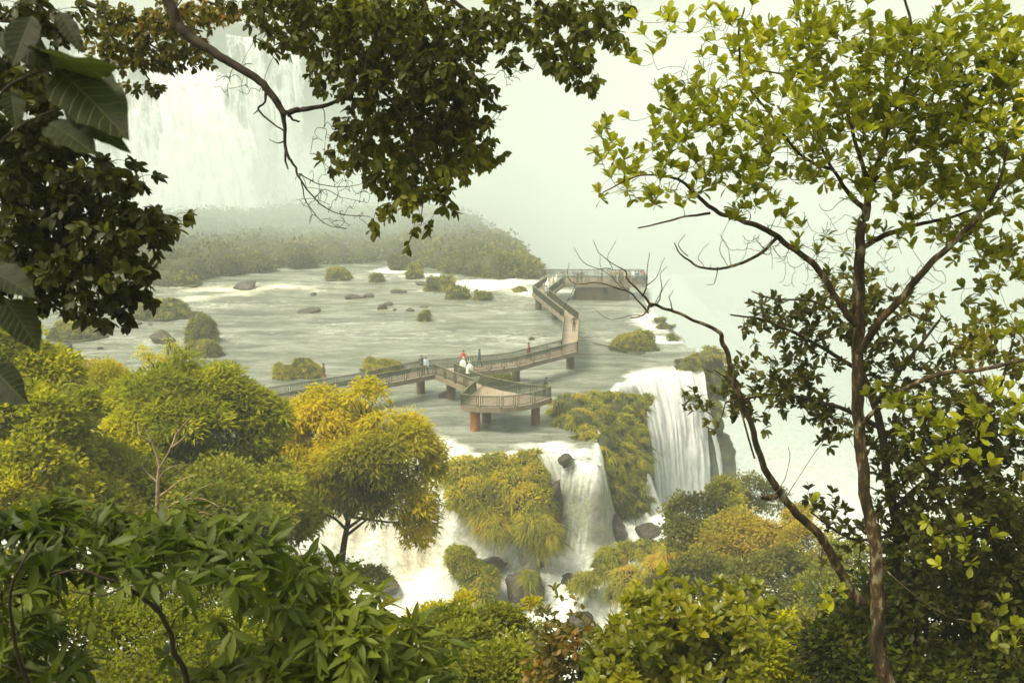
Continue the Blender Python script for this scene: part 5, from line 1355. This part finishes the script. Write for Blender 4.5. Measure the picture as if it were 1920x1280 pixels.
# ---- limb and hanging crown at the top
mains = [main([(-200,1500,34),(-190,500,30),(-60,-350,26),(120,-330,22),(260,-180,18),(300,-60,16),(320,10,15),(345,60,14),(385,90,13),(440,120,12),(490,155,11),(515,185,10),(532,212,9),(560,206,8),(600,200,6),(660,185,5),(740,200,4),(820,230,3)], 8.4, 8.2),
 main([(532,212,8),(534,245,5),(537,285,4.5),(552,310,3.5),(562,335,2.8),(590,372,2),(630,400,1.5),(690,405,1)], 8.3, 8.2),
 main([(500,168,5),(497,190,3),(485,206,3),(512,232,2.4),(532,246,2)], 8.3, 8.3), main([(485,206,2),(475,214,1.2)], 8.3),
 main([(538,215,4),(552,226,3),(562,228,2.5)], 8.3), main([(535,265,3),(520,268,1.5),(505,262,1)], 8.3), main([(537,285,4),(536,300,3),(540,318,1.8)], 8.3),
 main([(260,-180,14),(500,-200,12),(640,-60,10),(660,60,6),(690,140,4),(740,190,3),(820,240,2)], 8.4, 8.5),
 main([(500,-200,12),(760,-90,8),(850,0,6),(900,32,5),(980,42,4),(1060,30,3),(1140,15,2)], 8.4, 8.7),
 main([(700,-100,9),(800,20,6),(860,90,5),(900,160,4),(940,210,2.5)], 8.5, 8.0),
 main([(650,40,5),(690,130,4),(760,230,3),(790,330,2),(790,420,1.2)], 8.0, 7.8),
 main([(560,325,2),(600,345,1.4),(650,350,1),(700,340,.8)], 8.2), main([(565,340,2),(575,380,1.4),(610,420,1),(650,428,.8)], 8.2), main([(590,372,1.8),(610,355,1.2),(640,370,.8),(690,380,.7)], 8.2)]
leafy_plant("overhanging_tree", "big tree reaching in from above with a dark crooked limb and hanging leaves", "tree", W(-200,1500,8.4), mains,
  FB(8.3, .9, (480,10,70,30,.8),(560,50,80,60,1.1),(640,30,90,60,1.4),(740,40,100,60,1.5),(660,130,80,60,1.3),(760,130,100,70,1.5),(840,160,80,70,1.4),(800,240,100,60,1.5),(700,230,70,50,1.2),(880,260,50,50,1.1),(740,310,90,50,1.3),(840,320,70,45,1.2),(655,290,40,40,.8),(915,300,35,25,.8),
      (770,370,60,35,1.1),(845,380,35,30,.6),(740,405,40,18,.7),(790,440,20,20,.8),(700,437,8,14,.9),(930,190,30,30,.25),(880,60,80,50,1.2),(960,30,70,40,1.2),(1040,40,70,50,1.3),(1120,30,60,40,1.1),(1070,110,50,40,1.2),(1100,165,35,22,.9),(1010,95,50,30,.9),(1150,85,30,30,.8),(960,110,30,20,.4)),
  1650, "oval", 0.078, [M_DKR], M_BARKD, per=7, tint=.52, spread=.35, seed=451, up=-.35, twig_r=.0042, curve=.3, nup=.5, alongs=2.2, tip_dir=(0,0,-.4), bare=210,
  bare_blobs=[b[:2] for b in FB(8.2, .4, (620,400,70,35),(660,370,60,40),(590,350,40,40),(450,150,50,40),(960,130,40,35),(850,120,30,30),(620,270,40,40))])

# ---- rusty small-leaved tips at the upper left
leafy_plant("rusty_leaved_tree", "small-leaved tree with rusty orange tips hanging over the upper waterfall", "tree", W(-300,1500,9.4), [main([(-300,1500,30),(-280,300,26),(-100,-150,20),(60,-60,12),(150,0,8),(200,20,6),(260,40,5),(330,45,3),(380,60,2)], 9.4, 9.2),
   main([(150,0,5),(200,60,4),(250,110,3),(280,150,2)], 9.3, 9.2), main([(200,20,4),(290,90,2.5),(360,110,1.5)], 9.3), main([(60,-60,8),(280,-40,6),(380,0,4),(470,30,2)], 9.3)],
  FB(9.2, .5, (215,30,40,26,.8),(260,60,60,36),(330,40,60,36),(300,110,60,26),(360,95,36,30),(230,110,36,30,.8),(270,165,30,14,.7),(400,20,50,22,.8),(370,120,18,14,.7),(180,90,40,40,.5)),
  430, "oval", 0.062, [M_RUST], M_BARKD, per=8, tint=.55, spread=.35, seed=471, up=-.3, twig_r=.003, nup=.5, curve=.35, alongs=2.4)

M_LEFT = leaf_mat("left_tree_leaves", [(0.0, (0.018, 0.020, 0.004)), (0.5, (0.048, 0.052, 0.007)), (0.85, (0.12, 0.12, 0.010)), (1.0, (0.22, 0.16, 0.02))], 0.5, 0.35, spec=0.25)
# ---- dark tree at the left edge
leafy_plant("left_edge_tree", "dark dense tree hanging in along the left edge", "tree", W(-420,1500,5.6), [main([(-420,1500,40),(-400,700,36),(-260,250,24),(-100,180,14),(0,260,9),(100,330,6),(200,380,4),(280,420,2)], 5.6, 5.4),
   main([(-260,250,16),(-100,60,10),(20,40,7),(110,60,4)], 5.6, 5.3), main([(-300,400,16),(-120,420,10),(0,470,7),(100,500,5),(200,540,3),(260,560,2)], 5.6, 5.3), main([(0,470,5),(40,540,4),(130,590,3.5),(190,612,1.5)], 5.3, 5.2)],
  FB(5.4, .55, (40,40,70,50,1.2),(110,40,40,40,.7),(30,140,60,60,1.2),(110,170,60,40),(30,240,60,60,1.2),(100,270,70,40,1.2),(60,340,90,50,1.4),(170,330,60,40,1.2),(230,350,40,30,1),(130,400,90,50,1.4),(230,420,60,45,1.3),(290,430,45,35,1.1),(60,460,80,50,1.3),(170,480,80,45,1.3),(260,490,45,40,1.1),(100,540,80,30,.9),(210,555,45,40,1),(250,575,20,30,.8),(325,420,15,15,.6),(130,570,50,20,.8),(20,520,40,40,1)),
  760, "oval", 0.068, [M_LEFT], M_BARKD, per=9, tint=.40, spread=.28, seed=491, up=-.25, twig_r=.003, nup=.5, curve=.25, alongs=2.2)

# ---- broad single leaves near the lens, each with its stalk
def m_veined():
    m, nt, out = new_mat("broad_veined_leaf"); L = nt.links
    ax = nt.nodes.new("ShaderNodeAttribute"); ax.attribute_name = "across"
    al = nt.nodes.new("ShaderNodeAttribute"); al.attribute_name = "along"
    ti = nt.nodes.new("ShaderNodeAttribute"); ti.attribute_name = "tint"
    ab = ND(nt, "ShaderNodeMath", operation='ABSOLUTE'); L.new(ax.outputs["Fac"], ab.inputs[0])
    m1 = ND(nt, "ShaderNodeMath", operation='MULTIPLY_ADD'); L.new(ab.outputs[0], m1.inputs[0]); m1.inputs[1].default_value = -0.9; L.new(al.outputs["Fac"], m1.inputs[2])
    m2 = ND(nt, "ShaderNodeMath", operation='MULTIPLY'); jn = noise_tex(nt, 14, 2, 0.5, coords(nt)); j1 = ND(nt, "ShaderNodeMath", operation='MULTIPLY_ADD'); L.new(jn.outputs[0], j1.inputs[0]); j1.inputs[1].default_value = 0.09; L.new(m1.outputs[0], j1.inputs[2])
    L.new(j1.outputs[0], m2.inputs[0]); m2.inputs[1].default_value = 56.0
    sn = ND(nt, "ShaderNodeMath", operation='SINE'); L.new(m2.outputs[0], sn.inputs[0])
    ve = ND(nt, "ShaderNodeMapRange"); ve.inputs[1].default_value = 0.80; ve.inputs[2].default_value = 1.0; L.new(sn.outputs[0], ve.inputs[0])
    rb = ND(nt, "ShaderNodeMapRange"); rb.inputs[1].default_value = 0.016; rb.inputs[2].default_value = 0.004; L.new(ab.outputs[0], rb.inputs[0])
    mxv = ND(nt, "ShaderNodeMath", operation='MAXIMUM'); L.new(ve.outputs[0], mxv.inputs[0]); L.new(rb.outputs[0], mxv.inputs[1])
    nz = noise_tex(nt, 40, 5, 0.6, coords(nt)); nz2 = noise_tex(nt, 9, 3, 0.6, coords(nt))
    r = ramp(nt, [(0.0, (0.006, 0.008, 0.002)), (0.5, (0.020, 0.026, 0.006)), (1.0, (0.060, 0.072, 0.018))], ti.outputs["Fac"])
    mu = nt.nodes.new("ShaderNodeMix"); mu.data_type = 'RGBA'; mu.blend_type = 'MULTIPLY'; mu.inputs[0].default_value = 0.7
    rr_ = ramp(nt, [(0.35, (0.55, 0.5, 0.4)), (0.6, (1.1, 1.1, 1.0))], nz2.outputs[0]); L.new(r.outputs[0], mu.inputs[6]); L.new(rr_.outputs[0], mu.inputs[7])
    mv = nt.nodes.new("ShaderNodeMix"); mv.data_type = 'RGBA'; mf = ND(nt, "ShaderNodeMath", operation='MULTIPLY'); L.new(mxv.outputs[0], mf.inputs[0]); mf.inputs[1].default_value = 0.22
    L.new(mf.outputs[0], mv.inputs[0]); L.new(mu.outputs[2], mv.inputs[6]); mv.inputs[7].default_value = (0.16, 0.18, 0.06, 1)
    p = nt.nodes.new("ShaderNodeBsdfPrincipled"); p.inputs["Roughness"].default_value = 0.6; p.inputs["Specular IOR Level"].default_value = 0.2
    L.new(mv.outputs[2], p.inputs["Base Color"])
    ad = ND(nt, "ShaderNodeMath", operation='MULTIPLY_ADD'); L.new(mxv.outputs[0], ad.inputs[0]); ad.inputs[1].default_value = -0.8; L.new(nz.outputs[0], ad.inputs[2])
    L.new(bump(nt, ad.outputs[0], 0.5, 0.004), p.inputs["Normal"])
    t = nt.nodes.new("ShaderNodeBsdfTranslucent"); t.inputs[0].default_value = (0.10, 0.13, 0.02, 1)
    mx = nt.nodes.new("ShaderNodeMixShader"); mx.inputs[0].default_value = 0.22; L.new(p.outputs[0], mx.inputs[1]); L.new(t.outputs[0], mx.inputs[2])
    L.new(mx.outputs[0], out.inputs[0]); return m
M_VEIN = m_veined()
def leaf_span(base, tip, width_f=1.0, face=(0.1, -0.75, 0.6), kind="broad", tint=.5, mat=None, parent=None, o=None):
    """one large leaf with a fine grid: cupped halves, wavy margin, drooping tip"""
    base = np.array(base); tip = np.array(tip); d = tip - base; L_ = np.linalg.norm(d)
    nl, nw = 18, 8; ph = RNG.uniform(0, 6)
    tt = np.linspace(0, 1, nl+1); prof = np.interp(tt, [0,.04,.12,.25,.42,.6,.76,.88,.95,1], [0.01,.05,.17,.27,.31,.28,.20,.11,.045,0.0])
    u = np.linspace(-1, 1, nw+1); T, U_ = np.meshgrid(tt, u, indexing='ij')
    Wd = prof[:, None]*width_f*0.82*U_
    ed = np.abs(U_)**2
    Z = 0.30*np.abs(Wd) - 0.16*T*T + ed*0.018*np.sin(T*24+ph + U_*2) - 0.02*np.abs(np.sin((T-np.abs(Wd)*.9)*31))*np.abs(U_)
    X = Wd*(1 + 0.05*np.sin(T*19+ph*2)); 
    v = np.stack([X, T, Z], -1).reshape(-1, 3)
    ii = np.arange(v.shape[0]).reshape(nl+1, nw+1)
    q = np.stack([ii[:-1, :-1], ii[:-1, 1:], ii[1:, 1:], ii[1:, :-1]], -1).reshape(-1, 4)
    Mx = frames(d[None], unit(np.array([face])))[0]
    V = (v @ Mx.T)*L_ + base - o
    return link("leaf", mesh_np("leaf", V, q, M_VEIN, {"tint": np.full(len(v), tint), "across": Wd.ravel(), "along": T.ravel()}, smooth=True), parent)
root = empty("broad_leaved_branch", tuple(W(-160,700,2.6)), "branch with very large broad dark leaves at the upper left edge, close by", "branch")
o_ = np.array(root.location)
for pts in [[(-160,700,8),(-100,500,7),(-40,300,6),(0,180,5),(60,140,4),(110,128,2.5)],[(-60,380,5),(0,270,4),(60,225,3),(105,205,2)],[(-120,560,6),(-30,520,4),(10,540,3)]]:
    P, r = main(pts, 2.6, 2.5); v, q = tubes_np([(smooth_path(P, 5)-o_, np.interp(np.linspace(0,1,5*(len(P)-1)+1), np.linspace(0,1,len(r)), r))], 7)
    link("branch", mesh_np("branch", v, q, M_BARKD, smooth=True), root)
for (a, b_, c_, d_, w_, fc, t_) in [(108,130,233,238,1.15,(.35,-.8,.5),.62),(92,232,172,272,1.0,(.1,-.6,.8),.55),(118,205,240,270,.62,(.2,-.7,.6),.5),(60,90,205,150,1.1,(.1,-.5,-.8),.25),(0,60,92,118,1.0,(.1,-.8,.5),.4),
      (20,165,30,235,.9,(.5,-.8,.2),.5),(8,560,72,650,1.1,(.3,-.7,.5),.3),(-30,500,60,545,1.0,(.1,-.6,.7),.35),(-10,690,38,752,1.2,(.1,-.9,.2),.0),(60,30,20,110,.9,(.2,-.9,.2),.2),(110,20,150,90,.7,(.3,-.8,.2),.15)]:
    leaf_span(W(a, b_, 2.55), W(c_, d_, 2.45 + RNG.uniform(-.05,.05)), w_, fc, "broad", t_*.75, M_BIG, root, o_)

THICK = 0.8
# ---- long-leaved shrub along the lower left
leafy_plant("long_leaved_shrub", "dense shrub with long drooping green leaves across the bottom left corner", "shrub", W(300,1900,4.0), [main([(300,1900,14),(340,1500,12),(350,1290,8),(325,1210,7),(300,1150,6),(250,1110,5),(200,1085,4),(140,1068,3),(100,1080,2)], 3.9, 3.6),
   main([(340,1500,10),(500,1320,7),(560,1180,5),(570,1080,4),(540,1010,2)], 4.0, 4.4), main([(340,1500,10),(650,1380,7),(720,1250,5),(740,1150,3)], 4.0, 4.6), main([(340,1500,10),(120,1400,7),(40,1250,5),(20,1120,4),(60,1020,2)], 3.8, 3.5),
   main([(230,1100,3),(190,1115,2.5),(130,1105,2)], 3.6), main([(570,1100,4),(480,1040,3),(400,1000,2)], 4.3, 4.4)],
  FB(4.0, .45, (40,1000,60,35),(130,1020,60,40),(60,1080,60,40,.7),(220,1020,50,35,.9),(300,1020,60,40),(400,1030,60,35),(480,1030,50,40),(550,1075,50,35,1.1),(480,1110,70,40,.35),(615,1140,50,38,1.2),(580,1190,80,45,.8),(690,1190,55,42,1.2),(650,1245,80,45,1.2),(755,1230,50,38,1.2),(800,1275,50,28,1.1),(840,1275,30,20,.6),(720,1280,80,30,1),(540,1250,70,40,1),
      (40,1160,50,50,.9),(30,1240,60,50,.9),(120,1265,60,30,.6),(430,1260,60,30,.7),(330,1275,60,20,.4),(360,1080,50,25,.15)),
  860, "lance", 0.108, [M_BIG], M_BARKD, per=6, tint=.62, spread=.45, seed=511, up=-.05, twig_r=.0026, curve=.25, nup=.9, alongs=2.4)

# ---- glossy bush and reddish twigs at the bottom
M_GREENL = leaf_mat("glossy_bush_leaves", GREEN_ST, 0.35, 0.35, spec=0.5)
leafy_plant("glossy_leafy_bush", "glossy green leafy bush at the bottom, left of the lime bush", "bush", W(1280,1700,10), [main([(1280,1700,10),(1290,1400,8),(1280,1260,5),(1260,1150,3)], 10, 10), main([(1290,1400,6),(1180,1250,4),(1150,1180,2)], 10), main([(1290,1400,6),(1380,1240,4),(1420,1150,2)], 10)],
  FB(10, .8, (1280,1130,70,30),(1210,1160,60,35),(1360,1150,60,30,.9),(1170,1210,60,45),(1280,1210,90,50,1.2),(1380,1210,50,45,.9),(1240,1270,110,40,1.2),(1420,1130,40,20,.7),(1140,1260,60,40)),
  700, "oval", 0.13, [M_GREENL], M_BARKD, per=8, tint=.62, spread=.3, seed=531, up=.1, twig_r=.004, nup=1.0, curve=.25, alongs=2)
leafy_plant("reddish_twiggy_bush", "thin twiggy bush with reddish leaves at the bottom centre", "bush", W(1060,1600,11), [main([(1060,1600,6),(1060,1350,5),(1040,1250,3),(1020,1170,1.5)], 11), main([(1060,1350,4),(1100,1230,3),(1150,1200,2)], 11), main([(1060,1350,4),(1080,1240,2.5),(1110,1160,1.2)], 11)],
  FB(11, .5, (1030,1180,40,26),(1080,1190,50,26),(1050,1230,60,40),(1110,1240,50,40),(1040,1270,70,30),(1060,1130,40,16,.3),(1010,1250,30,30)),
  300, "oval", 0.10, [M_RUST], M_BARK, per=5, tint=.5, spread=.5, seed=551, up=0, twig_r=.003, nup=.6, curve=.4, alongs=2.4, bare=50, bare_blobs=[b[:2] for b in FB(11, .4, (1080,1200,70,50))])
